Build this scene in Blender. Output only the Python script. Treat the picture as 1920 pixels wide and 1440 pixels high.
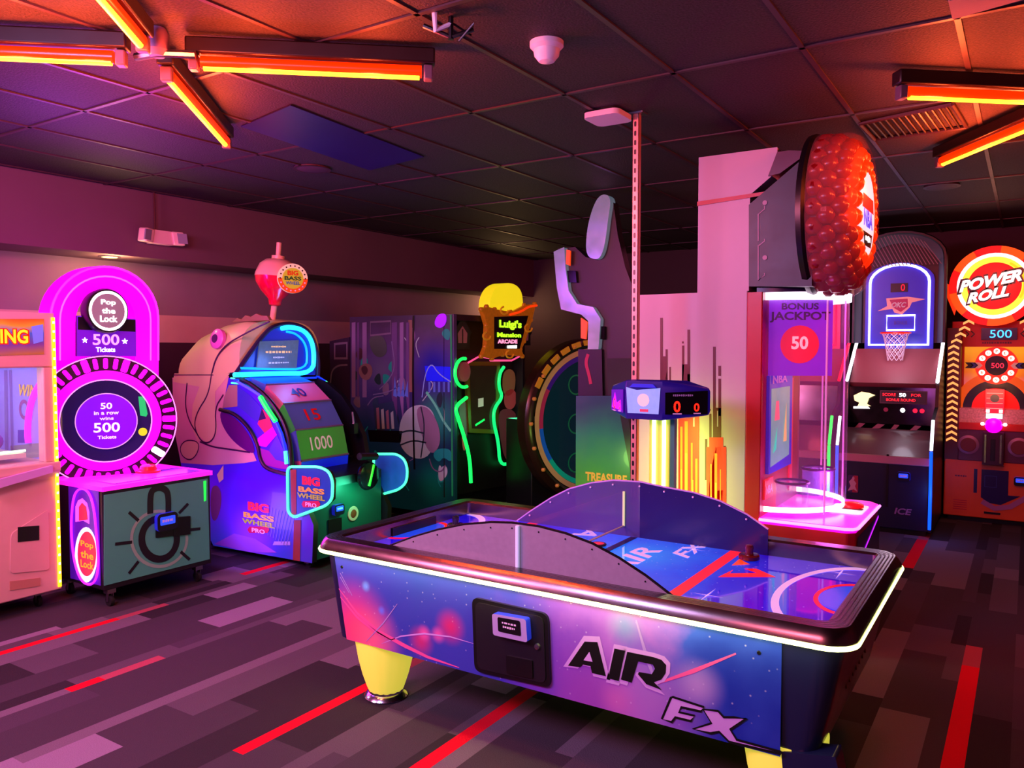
import bpy, bmesh, math, random
from mathutils import Vector, Matrix
random.seed(7)
for o in list(bpy.data.objects): bpy.data.objects.remove(o)
S = bpy.context.scene; COL = S.collection

# ------------------------------------------------ camera, world, light, exposure
F, CX, CY, CAMZ = 1500.0, 960.0, 720.0, 1.75
PITCH = math.atan(68/F); YAW = math.atan(970*math.cos(PITCH)/F)
fwd = Vector((-math.sin(YAW)*math.cos(PITCH), math.cos(YAW)*math.cos(PITCH), -math.sin(PITCH)))
rgt = fwd.cross(Vector((0,0,1))).normalized(); upv = rgt.cross(fwd)
cd = bpy.data.cameras.new('camera'); cam = bpy.data.objects.new('camera', cd); COL.objects.link(cam)
cd.sensor_width = 36; cd.lens = 36*F/1920; cd.clip_start = .05
cam.matrix_world = Matrix(((rgt.x,upv.x,-fwd.x,0),(rgt.y,upv.y,-fwd.y,0),(rgt.z,upv.z,-fwd.z,CAMZ),(0,0,0,1)))
S.camera = cam
S.view_settings.view_transform = 'Standard'; S.view_settings.look = 'None'
S.view_settings.gamma = 1; S.view_settings.exposure = 0; S.view_settings.use_curve_mapping = False
w = bpy.data.worlds.new('world'); S.world = w; w.use_nodes = True
w.node_tree.nodes['Background'].inputs[0].default_value = (.35,.06,.30,1)
w.node_tree.nodes['Background'].inputs[1].default_value = .10
try:
    S.cycles.use_denoising = True; S.cycles.max_bounces = 7; S.cycles.sample_clamp_indirect = 3.0
    S.cycles.caustics_reflective = False; S.cycles.caustics_refractive = False
except Exception: pass

def lamp(name, kind, loc, energy, color, size=.3, target=None, sy=None):
    l = bpy.data.lights.new(name, kind); l.energy = energy; l.color = color
    if kind == 'AREA':
        l.size = size
        if sy: l.shape = 'RECTANGLE'; l.size_y = sy
    else: l.shadow_soft_size = size
    o = bpy.data.objects.new(name, l); COL.objects.link(o); o.location = loc
    if target is not None:
        o.rotation_euler = (Vector(target)-Vector(loc)).to_track_quat('-Z','Y').to_euler()
    return o
TCXL=-1.73
# added fill lights with no fittings, besides the table's edge strip glow
lamp('magenta_fill','AREA',(-4.6,-.2,3.0),240,(1,.24,.58),1.2,(-3.9,3.6,.6))
lamp('pink_fill','AREA',(-.9,-.6,3.0),85,(1,.19,.36),1.0,(-2.2,5.0,1.9))
lamp('violet_fill','AREA',(-2.6,.2,2.9),100,(.48,.40,1),1.0,(-2.2,2.9,.3))
lamp('violet_left_fill','POINT',(-5.0,2.6,2.6),22,(.45,.08,1),.3)
lamp('edge_strip_glow','AREA',(TCXL,2.765,.735),5,(.95,1,.3),2.4,(TCXL,2.74,.2),.03)
lamp('rose_back_fill','AREA',(-2.6,7.6,3.0),6,(1,.12,.30),1.0,(-2.6,8.5,0))

# ------------------------------------------------ pixel -> plane helpers
def ray(x, y): return rgt*((x-CX)/F) - upv*((y-CY)/F) + fwd
def onX(x, y, X): d = ray(x,y); return d*(X/d.x)+Vector((0,0,CAMZ))
def onY(x, y, Y): d = ray(x,y); return d*(Y/d.y)+Vector((0,0,CAMZ))
def onZ(x, y, Z): d = ray(x,y); return d*((Z-CAMZ)/d.z)+Vector((0,0,CAMZ))

# ------------------------------------------------ materials
def lin(h):
    if isinstance(h, str):
        h = h.lstrip('#'); c = [int(h[i:i+2],16)/255 for i in (0,2,4)]
        return tuple((v/12.92 if v <= .04045 else ((v+.055)/1.055)**2.4) for v in c)
    return h
M = {}
def mat(name, col, rough=.45, metal=0, emit=None, es=0, alpha=1, bump=0, coat=0, noise=0, nscale=12, spec=.5):
    if name in M: return M[name]
    m = bpy.data.materials.new(name); m.use_nodes = True; nt = m.node_tree; b = nt.nodes['Principled BSDF']
    c = lin(col); b.inputs['Base Color'].default_value = (*c,1); b.inputs['Roughness'].default_value = rough
    b.inputs['Metallic'].default_value = metal; b.inputs['Alpha'].default_value = alpha
    b.inputs['Coat Weight'].default_value = coat; b.inputs['Coat Roughness'].default_value = .08
    b.inputs['Specular IOR Level'].default_value = spec
    if es: b.inputs['Emission Color'].default_value = (*lin(emit or col),1); b.inputs['Emission Strength'].default_value = es
    g = nt.nodes.new('ShaderNodeNewGeometry'); n = nt.nodes.new('ShaderNodeTexNoise'); n.inputs['Scale'].default_value = nscale
    nt.links.new(g.outputs['Position'], n.inputs['Vector'])
    if noise:
        mx = nt.nodes.new('ShaderNodeMix'); mx.data_type = 'RGBA'
        mx.inputs[6].default_value = (*[v*(1-noise) for v in c],1); mx.inputs[7].default_value = (*[min(1,v*(1+noise)) for v in c],1)
        nt.links.new(n.outputs['Fac'], mx.inputs[0]); nt.links.new(mx.outputs[2], b.inputs['Base Color'])
    else:
        mr = nt.nodes.new('ShaderNodeMapRange'); mr.inputs[3].default_value = max(0,rough-.05); mr.inputs[4].default_value = min(1,rough+.05)
        nt.links.new(n.outputs['Fac'], mr.inputs[0]); nt.links.new(mr.outputs[0], b.inputs['Roughness'])
    if bump:
        bp = nt.nodes.new('ShaderNodeBump'); bp.inputs['Strength'].default_value = bump; bp.inputs['Distance'].default_value = .004
        n2 = nt.nodes.new('ShaderNodeTexNoise'); n2.inputs['Scale'].default_value = 180
        nt.links.new(g.outputs['Position'], n2.inputs['Vector'])
        nt.links.new(n2.outputs['Fac'], bp.inputs['Height']); nt.links.new(bp.outputs[0], b.inputs['Normal'])
    M[name] = m; return m
def neon(name, col, s): return mat(name, col, .4, 0, col, s)
def glass(name, col, alpha=.12, rough=.03, es=0):
    return mat(name, col, rough, 0, col, es, alpha)

def art(name, axis, lo, hi, ramp, spots=(), stripes=None, rough=.3, es=0, sparkle=0, coat=.3):
    """printed artwork: gradient along a world axis plus soft printed spots (x,y,z,r,col,str)"""
    m = bpy.data.materials.new(name); m.use_nodes = True; nt = m.node_tree; b = nt.nodes['Principled BSDF']; L = nt.links.new
    b.inputs['Roughness'].default_value = rough; b.inputs['Coat Weight'].default_value = coat
    g = nt.nodes.new('ShaderNodeNewGeometry'); sx = nt.nodes.new('ShaderNodeSeparateXYZ'); L(g.outputs['Position'], sx.inputs[0])
    nz = nt.nodes.new('ShaderNodeTexNoise'); nz.inputs['Scale'].default_value = 3.5; nz.inputs['Detail'].default_value = 5; L(g.outputs['Position'], nz.inputs['Vector'])
    mr = nt.nodes.new('ShaderNodeMapRange'); mr.inputs[1].default_value = lo; mr.inputs[2].default_value = hi
    L(sx.outputs['XYZ'.index(axis)], mr.inputs[0])
    ad = nt.nodes.new('ShaderNodeMath'); ad.operation = 'MULTIPLY_ADD'; ad.inputs[1].default_value = .35; L(nz.outputs['Fac'], ad.inputs[0])
    sb = nt.nodes.new('ShaderNodeMath'); sb.operation = 'SUBTRACT'; sb.inputs[1].default_value = .17; L(mr.outputs[0], sb.inputs[0]); L(sb.outputs[0], ad.inputs[2])
    cr = nt.nodes.new('ShaderNodeValToRGB'); e = cr.color_ramp.elements
    while len(e) < len(ramp): e.new(.5)
    for i, (p, c) in enumerate(ramp): e[i].position = p; e[i].color = (*lin(c),1)
    L(ad.outputs[0], cr.inputs[0]); out = cr.outputs[0]
    for (x,y,z,r,c,st) in spots:
        d = nt.nodes.new('ShaderNodeVectorMath'); d.operation = 'DISTANCE'; d.inputs[1].default_value = (x,y,z); L(g.outputs['Position'], d.inputs[0])
        k = nt.nodes.new('ShaderNodeMapRange'); k.interpolation_type = 'SMOOTHSTEP'; k.inputs[1].default_value = 0; k.inputs[2].default_value = r; k.inputs[3].default_value = st; k.inputs[4].default_value = 0
        L(d.outputs['Value'], k.inputs[0])
        mx = nt.nodes.new('ShaderNodeMix'); mx.data_type = 'RGBA'; mx.inputs[7].default_value = (*lin(c),1)
        L(k.outputs[0], mx.inputs[0]); L(out, mx.inputs[6]); out = mx.outputs[2]
    if sparkle:
        v = nt.nodes.new('ShaderNodeTexVoronoi'); v.inputs['Scale'].default_value = 26; L(g.outputs['Position'], v.inputs['Vector'])
        k = nt.nodes.new('ShaderNodeMapRange'); k.inputs[1].default_value = .02; k.inputs[2].default_value = .13; k.inputs[3].default_value = sparkle; k.inputs[4].default_value = 0
        L(v.outputs['Distance'], k.inputs[0]); mx = nt.nodes.new('ShaderNodeMix'); mx.data_type = 'RGBA'; mx.inputs[7].default_value = (.9,.8,1,1)
        L(k.outputs[0], mx.inputs[0]); L(out, mx.inputs[6]); out = mx.outputs[2]
    L(out, b.inputs['Base Color'])
    if es: L(out, b.inputs['Emission Color']); b.inputs['Emission Strength'].default_value = es
    M[name] = m; return m

# ------------------------------------------------ mesh builder
XR, YR, ZR = Vector((1,0,0)), Vector((0,1,0)), Vector((0,0,1))
class MB:
    def __init__(s): s.v = []; s.f = []; s.m = []; s.mats = []
    def mi(s, m):
        if m not in s.mats: s.mats.append(m)
        return s.mats.index(m)
    def add(s, vs, fs, m):
        b = len(s.v); s.v += [Vector(p) for p in vs]; k = s.mi(m)
        for f in fs: s.f.append([b+i for i in f]); s.m.append(k)
        return s
    def poly(s, pts, m): return s.add(pts, [list(range(len(pts)))], m)
    def box(s, x0,x1,y0,y1,z0,z1, m, top=None):
        vs = [(x,y,z) for z in (z0,z1) for y in (y0,y1) for x in (x0,x1)]
        s.add(vs, [(0,2,3,1),(0,1,5,4),(1,3,7,5),(3,2,6,7),(2,0,4,6)], m); s.add(vs[4:], [(0,1,3,2)], top or m); return s
    def obox(s, c, r, u, w, h, d, m):
        c=Vector(c); n = r.cross(u)
        vs = [c+r*(i*w/2)+u*(j*h/2)+n*(k*d/2) for k in (-1,1) for j in (-1,1) for i in (-1,1)]
        return s.add(vs, [(0,2,3,1),(0,1,5,4),(1,3,7,5),(3,2,6,7),(2,0,4,6),(4,5,7,6)], m)
    def prism(s, pts, vec, m, side=None):
        pts = [Vector(p) for p in pts]; vec = Vector(vec); n = len(pts)
        s.add(pts+[p+vec for p in pts], [list(range(n))[::-1], list(range(n,2*n))], m)
        s.add(pts+[p+vec for p in pts], [(i,(i+1)%n,n+(i+1)%n,n+i) for i in range(n)], side or m); return s
    def loft(s, rings, m, cap=True, closed=True):
        n = len(rings[0]); vs = [p for r in rings for p in r]; fs = []
        for k in range(len(rings)-1):
            for i in range(n if closed else n-1):
                j = (i+1)%n; fs.append((k*n+i,k*n+j,(k+1)*n+j,(k+1)*n+i))
        if cap: fs.append(tuple(range(n))[::-1]); fs.append(tuple(range((len(rings)-1)*n, len(rings)*n)))
        return s.add(vs, fs, m)
    def tube(s, path, r, m, n=8, closed=False):
        P = [Vector(p) for p in path]; rings = []; prev = None
        N = len(P)
        for i,p in enumerate(P):
            if closed: t = (P[(i+1)%N]-P[i-1])
            else: t = P[min(i+1,N-1)]-P[max(i-1,0)]
            t.normalize()
            a = prev if prev is not None else (ZR if abs(t.z)<.9 else XR)
            u = (a - t*a.dot(t)).normalized(); v = t.cross(u); prev = u
            rings.append([p+u*(r*math.cos(2*math.pi*k/n))+v*(r*math.sin(2*math.pi*k/n)) for k in range(n)])
        if closed: rings.append(rings[0])
        return s.loft(rings, m, cap=not closed)
    def lathe(s, c, ax, prof, m, n=32, cap=True):
        c = Vector(c); ax = Vector(ax).normalized(); a = XR if abs(ax.x)<.9 else YR
        u = (a-ax*a.dot(ax)).normalized(); v = ax.cross(u)
        return s.loft([[c+ax*h+u*(r*math.cos(2*math.pi*k/n))+v*(r*math.sin(2*math.pi*k/n)) for k in range(n)] for r,h in prof], m, cap)
    def disc(s, c, r, u, R, m, n=32, R2=None):
        c=Vector(c); R2 = R2 or R
        return s.poly([c+r*(R*math.cos(2*math.pi*k/n))+u*(R2*math.sin(2*math.pi*k/n)) for k in range(n)], m)
    def ring(s, c, r, u, R0, R1, m, a0=0, a1=360, n=40, ky=1):
        c=Vector(c); full = abs(a1-a0)>=360; vs=[]; fs=[]
        for k in range(n+1):
            a = math.radians(a0+(a1-a0)*k/n); d = r*math.cos(a)+u*(math.sin(a)*ky)
            vs += [c+d*R0, c+d*R1]
        for k in range(n): fs.append((2*k,2*k+1,2*k+3,2*k+2))
        return s.add(vs, fs, m)
    def ball(s, c, R, m, n=16, sc=(1,1,1)):
        c = Vector(c); rings=[]
        for i in range(1,n//2):
            a = math.pi*i/(n//2); rings.append([c+Vector((R*sc[0]*math.sin(a)*math.cos(2*math.pi*k/n),R*sc[1]*math.sin(a)*math.sin(2*math.pi*k/n),-R*sc[2]*math.cos(a))) for k in range(n)])
        return s.loft(rings, m)
    def text(s, t, p, r, u, h, m, wd=None, shear=0, bold=0, ex=0, center=False):
        """p = lower-left corner (or centre) ; r,u unit vectors; h = letter height; wd = total width"""
        c = bpy.data.curves.new('t','FONT'); c.body = t; c.offset = bold; c.shear = shear; c.resolution_u = 3; c.extrude = ex
        o = bpy.data.objects.new('t', c); COL.objects.link(o)
        me = bpy.data.meshes.new_from_object(o.evaluated_get(bpy.context.evaluated_depsgraph_get()))
        xs = [v.co.x for v in me.vertices]; ys = [v.co.y for v in me.vertices]
        if xs:
            x0,x1,y0,y1 = min(xs),max(xs),min(ys),max(ys); k = h/(y1-y0); kx = wd/(x1-x0) if wd else k
            p = Vector(p); n = r.cross(u)
            if center: p = p - r*((x1-x0)*kx/2) - u*(h/2)
            s.add([p+r*((v.co.x-x0)*kx)+u*((v.co.y-y0)*k)+n*(v.co.z*k) for v in me.vertices],[tuple(q.vertices) for q in me.polygons], m)
        bpy.data.objects.remove(o); bpy.data.curves.remove(c); bpy.data.meshes.remove(me); return s
    def build(s, name, parent=None, bevel=0, label=None, seg=2, flat=False):
        root = parent
        while root is not None and root.parent is not None: root = root.parent
        if root is None:
            xs=[p.x for p in s.v]; ys=[p.y for p in s.v]; zs=[p.z for p in s.v]; off = Vector(((min(xs)+max(xs))/2,(min(ys)+max(ys))/2,min(zs)))
        else: off = root.location.copy()
        me = bpy.data.meshes.new(name); me.from_pydata([p-off for p in s.v], [], s.f)
        for m in s.mats: me.materials.append(m)
        me.polygons.foreach_set('material_index', s.m)
        if not flat:
            me.polygons.foreach_set('use_smooth', [True]*len(s.f))
            try: me.set_sharp_from_angle(angle=math.radians(35))
            except Exception: pass
        me.update()
        o = bpy.data.objects.new(name, me); COL.objects.link(o)
        if root is None: o.location = off
        else: o.parent = parent
        if bevel:
            bm = o.modifiers.new('bevel','BEVEL'); bm.width = bevel; bm.segments = seg; bm.limit_method = 'ANGLE'; bm.angle_limit = math.radians(40)
        if label: o['label'] = label
        return o
def thing(name, label, cat, loc, group=None):
    o = bpy.data.objects.new(name, None); COL.objects.link(o); o.location = loc; o.empty_display_size = .2
    o['label'] = label; o['category'] = cat
    if group: o['group'] = group
    return o
def tag(o, label, cat, group=None):
    o['label'] = label; o['category'] = cat
    if group: o['group'] = group
    return o
def struct(o): o['kind'] = 'structure'; return o
def rrect(w, h, r, n=5):
    p=[]
    for cx,cy,a in ((w/2-r,h/2-r,0),(-w/2+r,h/2-r,90),(-w/2+r,-h/2+r,180),(w/2-r,-h/2+r,270)):
        for k in range(n+1):
            t = math.radians(a+90*k/n); p.append((cx+r*math.cos(t), cy+r*math.sin(t)))
    return p
def pl(c, r, u, pts): c=Vector(c); return [c+r*a+u*b for a,b in pts]
def rnd(pts, r, n=5):
    """round the corners of a 3-D polygon; r number or list"""
    out=[]; N=len(pts); pts=[Vector(p) for p in pts]
    for i,p in enumerate(pts):
        q = r[i] if isinstance(r,(list,tuple)) else r
        if q <= 0: out.append(p); continue
        a = pts[i-1]-p; b = pts[(i+1)%N]-p; ql = min(q, a.length*.48, b.length*.48)
        A = p+a.normalized()*ql; B = p+b.normalized()*ql
        for k in range(n+1):
            t=k/n; out.append(A*(1-t)**2+p*(2*t*(1-t))+B*t*t)
    return out
def inset(pts, c, k): c=Vector(c); return [c+(Vector(p)-c)*k for p in pts]
def cen(pts): return sum((Vector(p) for p in pts), Vector())/len(pts)

def stroke(mb, pts, w, n, m, closed=False):
    P=[Vector(p) for p in pts]; N=len(P); n=Vector(n); A=[];B=[]
    for i,p in enumerate(P):
        a = P[i-1] if (closed or i>0) else p; b = P[(i+1)%N] if (closed or i<N-1) else p
        d=(b-a).normalized(); s=n.cross(d).normalized(); A.append(p+s*w/2); B.append(p-s*w/2)
    K=N if closed else N-1
    mb.add(A+B,[(i,(i+1)%N,N+(i+1)%N,N+i) for i in range(K)],m)
# common materials
BLACK = mat('black_plastic','#0b0a0e',.35); DARK = mat('charcoal_panel','#16121c',.4); GLOSSB = mat('gloss_black','#08070c',.12)
CHROME = mat('chrome','#d9d9e2',.16,1); STEEL = mat('brushed_metal','#9a97a5',.32,1); WHITE = mat('white_paint','#e6e0e6',.45)
RED = mat('red_plastic','#d00f1c',.3); NAVY = mat('navy_panel','#101440',.35); CLEAR = glass('clear_acrylic','#e8e4ff',.10)
WT = mat('white_lettering','#f2eef8',.4); BT = mat('black_lettering','#08080a',.4); REDT = mat('red_lettering','#e01018',.4)
YEL = mat('yellow_lettering','#f2d21c',.4); LEDR = neon('red_led_digits','#ff1a0a',3.2); WLED = neon('white_led','#ffffff',3.0)
BLUEM = mat('blue_plastic','#2430d0',.3,0,'#2430ff',.25); RUB = mat('black_rubber','#0a0a0a',.8)

# ------------------------------------------------ THE ROOM
CEIL = 3.10; WX = -6.95; BY = 10.6
cols = [mat('carpet_'+n, c, 1, bump=.6, noise=.25, nscale=220, spec=.05) for n,c in
        (('coal','#343034'),('slate','#443e45'),('ash','#575058'),('mist','#6d646e'),('pale','#85798a'),('dusk','#4a424c'))]
cred = mat('carpet_red','#d8142c',1,bump=.6,noise=.15,nscale=220,spec=.05); crose = mat('carpet_rose','#a8505c',1,bump=.6,noise=.2,nscale=220,spec=.05)
fl = MB(); reds = [(-3.49,1.9,2.62,.075),(-2.87,2.2,3.1,.07),(-4.94,2.1,2.9,.06),(-2.13,2.1,3.42,.075),(-4.12,2.14,2.32,.07),(-.27,3.3,5.0,.085),(-.82,7.0,8.1,.09),(-5.1,4.0,4.6,.07),(-3.6,.6,1.2,.08)]
x = -7.0
while x < 2.6:
    wd = random.choice((.09,.16,.22,.22,.28)); 
    for rx in reds:
        if x < rx[0] < x+wd: wd = rx[0]-x if rx[0]-x > .04 else wd
    rr = [r for r in reds if abs(r[0]-x) < 1e-6]
    if rr: wd = rr[0][3]
    y = -1.5 - random.random()
    while y < BY:
        ln = random.choice((.35,.5,.6,.9,1.2)); m = random.choice(cols + [cols[0],cols[1]])
        if rr:
            r0 = rr[0]
            if y < r0[1] and y+ln > r0[1]: ln = r0[1]-y
            if abs(y-r0[1]) < 1e-6: ln = r0[2]-r0[1]; m = cred
            elif abs(y-r0[2]) < 1e-6: ln = .35; m = crose
        fl.poly([(x,y,0),(x+wd,y,0),(x+wd,y+ln,0),(x,y+ln,0)], m); y += ln
    x += wd
struct(fl.build('floor', flat=True))
# ceiling: textured black tiles in a grid
def tile_mat(name, col):
    m = bpy.data.materials.new(name); m.use_nodes = True; nt = m.node_tree; b = nt.nodes['Principled BSDF']; L = nt.links.new
    g = nt.nodes.new('ShaderNodeNewGeometry'); n = nt.nodes.new('ShaderNodeTexNoise'); n.inputs['Scale'].default_value = 90; n.inputs['Detail'].default_value = 4
    L(g.outputs['Position'], n.inputs['Vector']); r = nt.nodes.new('ShaderNodeValToRGB'); c = lin(col)
    r.color_ramp.elements[0].position=.35; r.color_ramp.elements[0].color=(*[v*.35 for v in c],1); r.color_ramp.elements[1].position=.65; r.color_ramp.elements[1].color=(*[v*1.4 for v in c],1)
    L(n.outputs['Fac'], r.inputs[0]); L(r.outputs[0], b.inputs['Base Color']); b.inputs['Roughness'].default_value=.7
    bp = nt.nodes.new('ShaderNodeBump'); bp.inputs['Strength'].default_value=.8; bp.inputs['Distance'].default_value=.006; L(n.outputs['Fac'], bp.inputs['Height']); L(bp.outputs[0], b.inputs['Normal'])
    M[name]=m; return m
TILE = tile_mat('black_ceiling_tile','#2c232c'); TILE2 = tile_mat('dusty_ceiling_tile','#6a4a52')
GRID = mat('ceiling_grid_paint','#3e2a33',.45)
ce = MB(); ce.box(-7.0,2.6,-2.5,BY,CEIL,CEIL+.1,TILE)
gx = [-.28-.61*k for k in range(12)]+[.33,.94,1.55,2.16]
for X in gx: ce.box(X-.012,X+.012,-2.5,BY,CEIL-.008,CEIL,GRID)
for k in range(11):
    Y = -1.1+1.22*k
    for i,X in enumerate(gx): ce.box(X-.61,X,Y+(.0 if i%2 else .0)-.012,Y+.012,CEIL-.008,CEIL,GRID)
struct(ce.build('ceiling'))
WALLP = mat('wallpaper_upper','#8a6a80',.75,noise=.1,nscale=4); BAND = mat('wallpaper_pale_band','#c79a9c',.8,noise=.08,nscale=6); WAIN = mat('dark_wainscot','#3a1430',.6)
SOF = mat('soffit_paint','#6a4a58',.8,noise=.08,nscale=3); WB = mat('back_wall_paint','#3a2030',.7,noise=.1,nscale=3)
wl = MB(); wl.box(WX-.1,WX,-2.5,BY,0,1.80,WAIN); wl.box(WX-.1,WX,-2.5,BY,1.80,2.06,BAND); wl.box(WX-.1,WX,-2.5,BY,2.06,CEIL,WALLP)
struct(wl.build('wall_left'))
struct(MB().box(WX,-6.45,-2.5,BY,2.53,CEIL,SOF).build('trim_1'))
struct(MB().box(-7.05,2.6,BY,BY+.1,0,CEIL,WB).build('wall_back'))
struct(MB().box(2.5,2.6,-2.5,BY,0,CEIL,WB).build('wall_right'))
struct(MB().box(-7.05,2.6,-2.6,-2.5,0,CEIL,WB).build('wall_front'))
struct(MB().box(WX,WX+.012,-2.5,BY,0,.1,BLACK).build('baseboard_left'))

# ------------------------------------------------ CEILING THINGS
TUBEC = mat('amber_tube','#ffb020',.4,0,'#ffa018',9.0); SLEEVE = mat('orange_sleeve','#ff3000',.25,0,'#ff2600',1.6); HOUS = mat('fixture_housing','#1c0806',.4)  # orange sleeve emission paints the bloom around each tube
TG = 'amber tube lights under the ceiling'
def tube_light(a, b, label):
    a=Vector(a); b=Vector(b); d=(b-a).normalized(); n=d.cross(ZR).normalized(); mid=(a+b)/2
    t = thing('tube_light', label, 'light', (mid.x,mid.y,CEIL), TG)
    L_=(b-a).length; c=Vector((mid.x,mid.y,CEIL-.05)); r=d; u=n
    MB().obox(c, r, u, L_+.06, .075, .07, HOUS).build('housing', t, .008)
    MB().tube([a+d*.03-ZR*.0, b-d*.03], .027, SLEEVE, 14).build('bloom_sleeve', t)
    MB().tube([a+d*.04-ZR*.022, b-d*.04-ZR*.022], .0145, TUBEC, 12).build('lamp_tube', t)
    for p in (a,b): MB().obox(p-ZR*.005, r, u, .04, .05, .065, mat('cap_grey','#6a5060',.4)).build('end_cap', t, .006)
    for f in (.25,.75): lamp('tube_glow','POINT', tuple(a.lerp(b,f)-ZR*.16), 27, (1,.085,.02), .05)
zt = 2.985
def cz(x,y): v = onZ(x,y,zt-.02); v.z = zt; return v
tube_light(cz(-60,104), cz(228,117), 'leftmost amber tube light running out of the left edge')
tube_light(cz(364,125), cz(803,144), 'amber tube light pointing right from the star centre, beside the hanging wires')
tube_light(cz(313,146), cz(425,273), 'amber tube light pointing toward the exit lamp on the left wall')
tube_light(cz(130,-70), cz(268,90), 'amber tube light cut off by the top edge of the view')
tube_light(cz(1690,180), cz(2040,195), 'amber tube light in the upper right, further from the machines')
tube_light(cz(1762,309), cz(1985,218), 'amber tube light slanting up over the round game sign at right')
hb = cz(295,115); t = thing('junction_hub','white hub where the four amber tubes at upper left meet','light fitting',(hb.x,hb.y,CEIL))
MB().lathe((hb.x,hb.y,CEIL), (0,0,-1), [(.04,0),(.05,.02),(.05,.09),(.03,.115)], mat('hub_white','#8a6a90',.4)).build('hub_body', t)
MB().tube([(hb.x,hb.y,CEIL-.10),(hb.x+.12,hb.y+.1,CEIL-.10)],.018,STEEL).build('connector', t); MB().tube([(hb.x,hb.y,CEIL-.10),(hb.x-.12,hb.y-.02,CEIL-.10)],.018,STEEL).build('connector', t)
p = onZ(1025,92,CEIL-.03); t = thing('smoke_detector','small white dome sensor alone on the black ceiling','smoke detector',(p.x,p.y,CEIL))
PW = mat('sensor_white','#efe4ee',.4)
MB().lathe((p.x,p.y,CEIL),(0,0,-1),[(.075,0),(.075,.02),(.06,.035)],PW).build('base', t)
MB().lathe((p.x,p.y,CEIL-.03),(0,0,-1),[(.06,0),(.055,.03),(.035,.055),(.005,.063)],PW).build('dome', t)
p = onZ(1140,220,CEIL-.03); t = thing('wireless_access_point','square white wireless box on the ceiling beside the perforated pole','access point',(p.x,p.y,CEIL))
MB().prism([(p.x+a,p.y+b,CEIL-.045) for a,b in rrect(.22,.22,.04)],(0,0,.03),PW).build('cover', t, .006)
MB().box(p.x-.06,p.x+.06,p.y-.06,p.y+.06,CEIL-.015,CEIL,PW).build('mount', t)
p = onZ(845,60,CEIL-.06); t = thing('ceiling_bracket','black hanging bracket with loose wires at the end of the amber tube','bracket',(p.x,p.y,CEIL))
MB().tube([(p.x,p.y,CEIL),(p.x,p.y,CEIL-.09)],.012,BLACK).tube([(p.x-.1,p.y-.05,CEIL-.03),(p.x,p.y,CEIL-.08),(p.x+.08,p.y+.05,CEIL-.05)],.01,BLACK).build('bracket_arm', t)
MB().tube([(p.x-.02,p.y-.08,CEIL),(p.x-.04,p.y-.05,CEIL-.06),(p.x+.0,p.y,CEIL-.03)],.012,PW).build('white_clip', t)
MB().tube([(p.x,p.y,CEIL-.02),(p.x+.05,p.y+.08,CEIL-.06),(p.x+.1,p.y+.02,CEIL-.04),(p.x+.02,p.y+.03,CEIL-.09)],.005,BLACK,6).build('wire', t)
BP = mat('blue_ceiling_panel','#1c1468',.35,noise=.3,nscale=2)
pc = [onZ(*q,CEIL-.004) for q in ((452,236),(545,196),(795,293),(693,318))]
tag(MB().prism(pc,(0,0,-.006),BP).build('ceiling_panel'),'dark blue rectangular panel in the ceiling right of the amber star','ceiling panel')
pc = [onZ(*q,CEIL-.004) for q in ((1778,0),(1900,-30),(1960,-15),(1786,34))]
tag(MB().prism(pc,(0,0,-.006),mat('pale_tile','#b09090',.7,bump=.4)).build('ceiling_panel'),'pale speckled ceiling tile at the top right corner','ceiling panel')
def grille(px, label):
    q=[onZ(*a,CEIL-.01) for a in px]; t=thing('air_vent',label,'vent',tuple(cen(q)))
    f=MB()
    for i in range(4): f.tube([q[i],q[(i+1)%4]],.012,GRID,6)
    f.build('frame',t)
    b=MB()
    for k in range(1,14):
        f_=k/14; b.tube([q[0].lerp(q[1],f_),q[3].lerp(q[2],f_)],.007,DARK,6)
    b.build('slats',t)
grille(((1612,232),(1785,195),(1812,238),(1640,262)),'slatted air vent beside the right amber tubes')
def can(px,py,label):
    q=onZ(px,py,CEIL-.005); t=thing('ceiling_speaker',label,'speaker',(q.x,q.y,CEIL))
    MB().lathe((q.x,q.y,CEIL-.012),(0,0,1),[(.12,0),(.13,.004),(.13,.012)],mat('speaker_grille','#4a2a40',.6)).build('grille',t)
    MB().ring((q.x,q.y,CEIL-.0135),XR,-YR,.115,.14,GRID).build('rim',t)
can(585,316,'round ceiling speaker left of the tall perforated pole, by the blue panel'); can(1766,349,'round ceiling speaker below the lower right amber tube')
def downlight(px,py,label):
    q=onZ(px,py,2.53); q.x=-6.62; t=thing('recessed_downlight',label,'light',(q.x,q.y,2.53),'warm downlights in the soffit')
    MB().lathe((q.x,q.y,2.53),(0,0,-1),[(.085,0),(.085,.006),(.065,.008)],STEEL).build('rim',t)
    MB().disc((q.x,q.y,2.521),XR,-YR,.062,neon('warm_bulb','#ffe070',6)).build('bulb',t)
    lamp('downlight_glow','POINT',(q.x+.1,q.y,2.42),12,(1,.6,.25),.05)
downlight(230,478,'round warm downlight in the soffit above the magenta arch'); downlight(905,556,'warm downlight in the soffit beside the yellow topper, far end')
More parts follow.
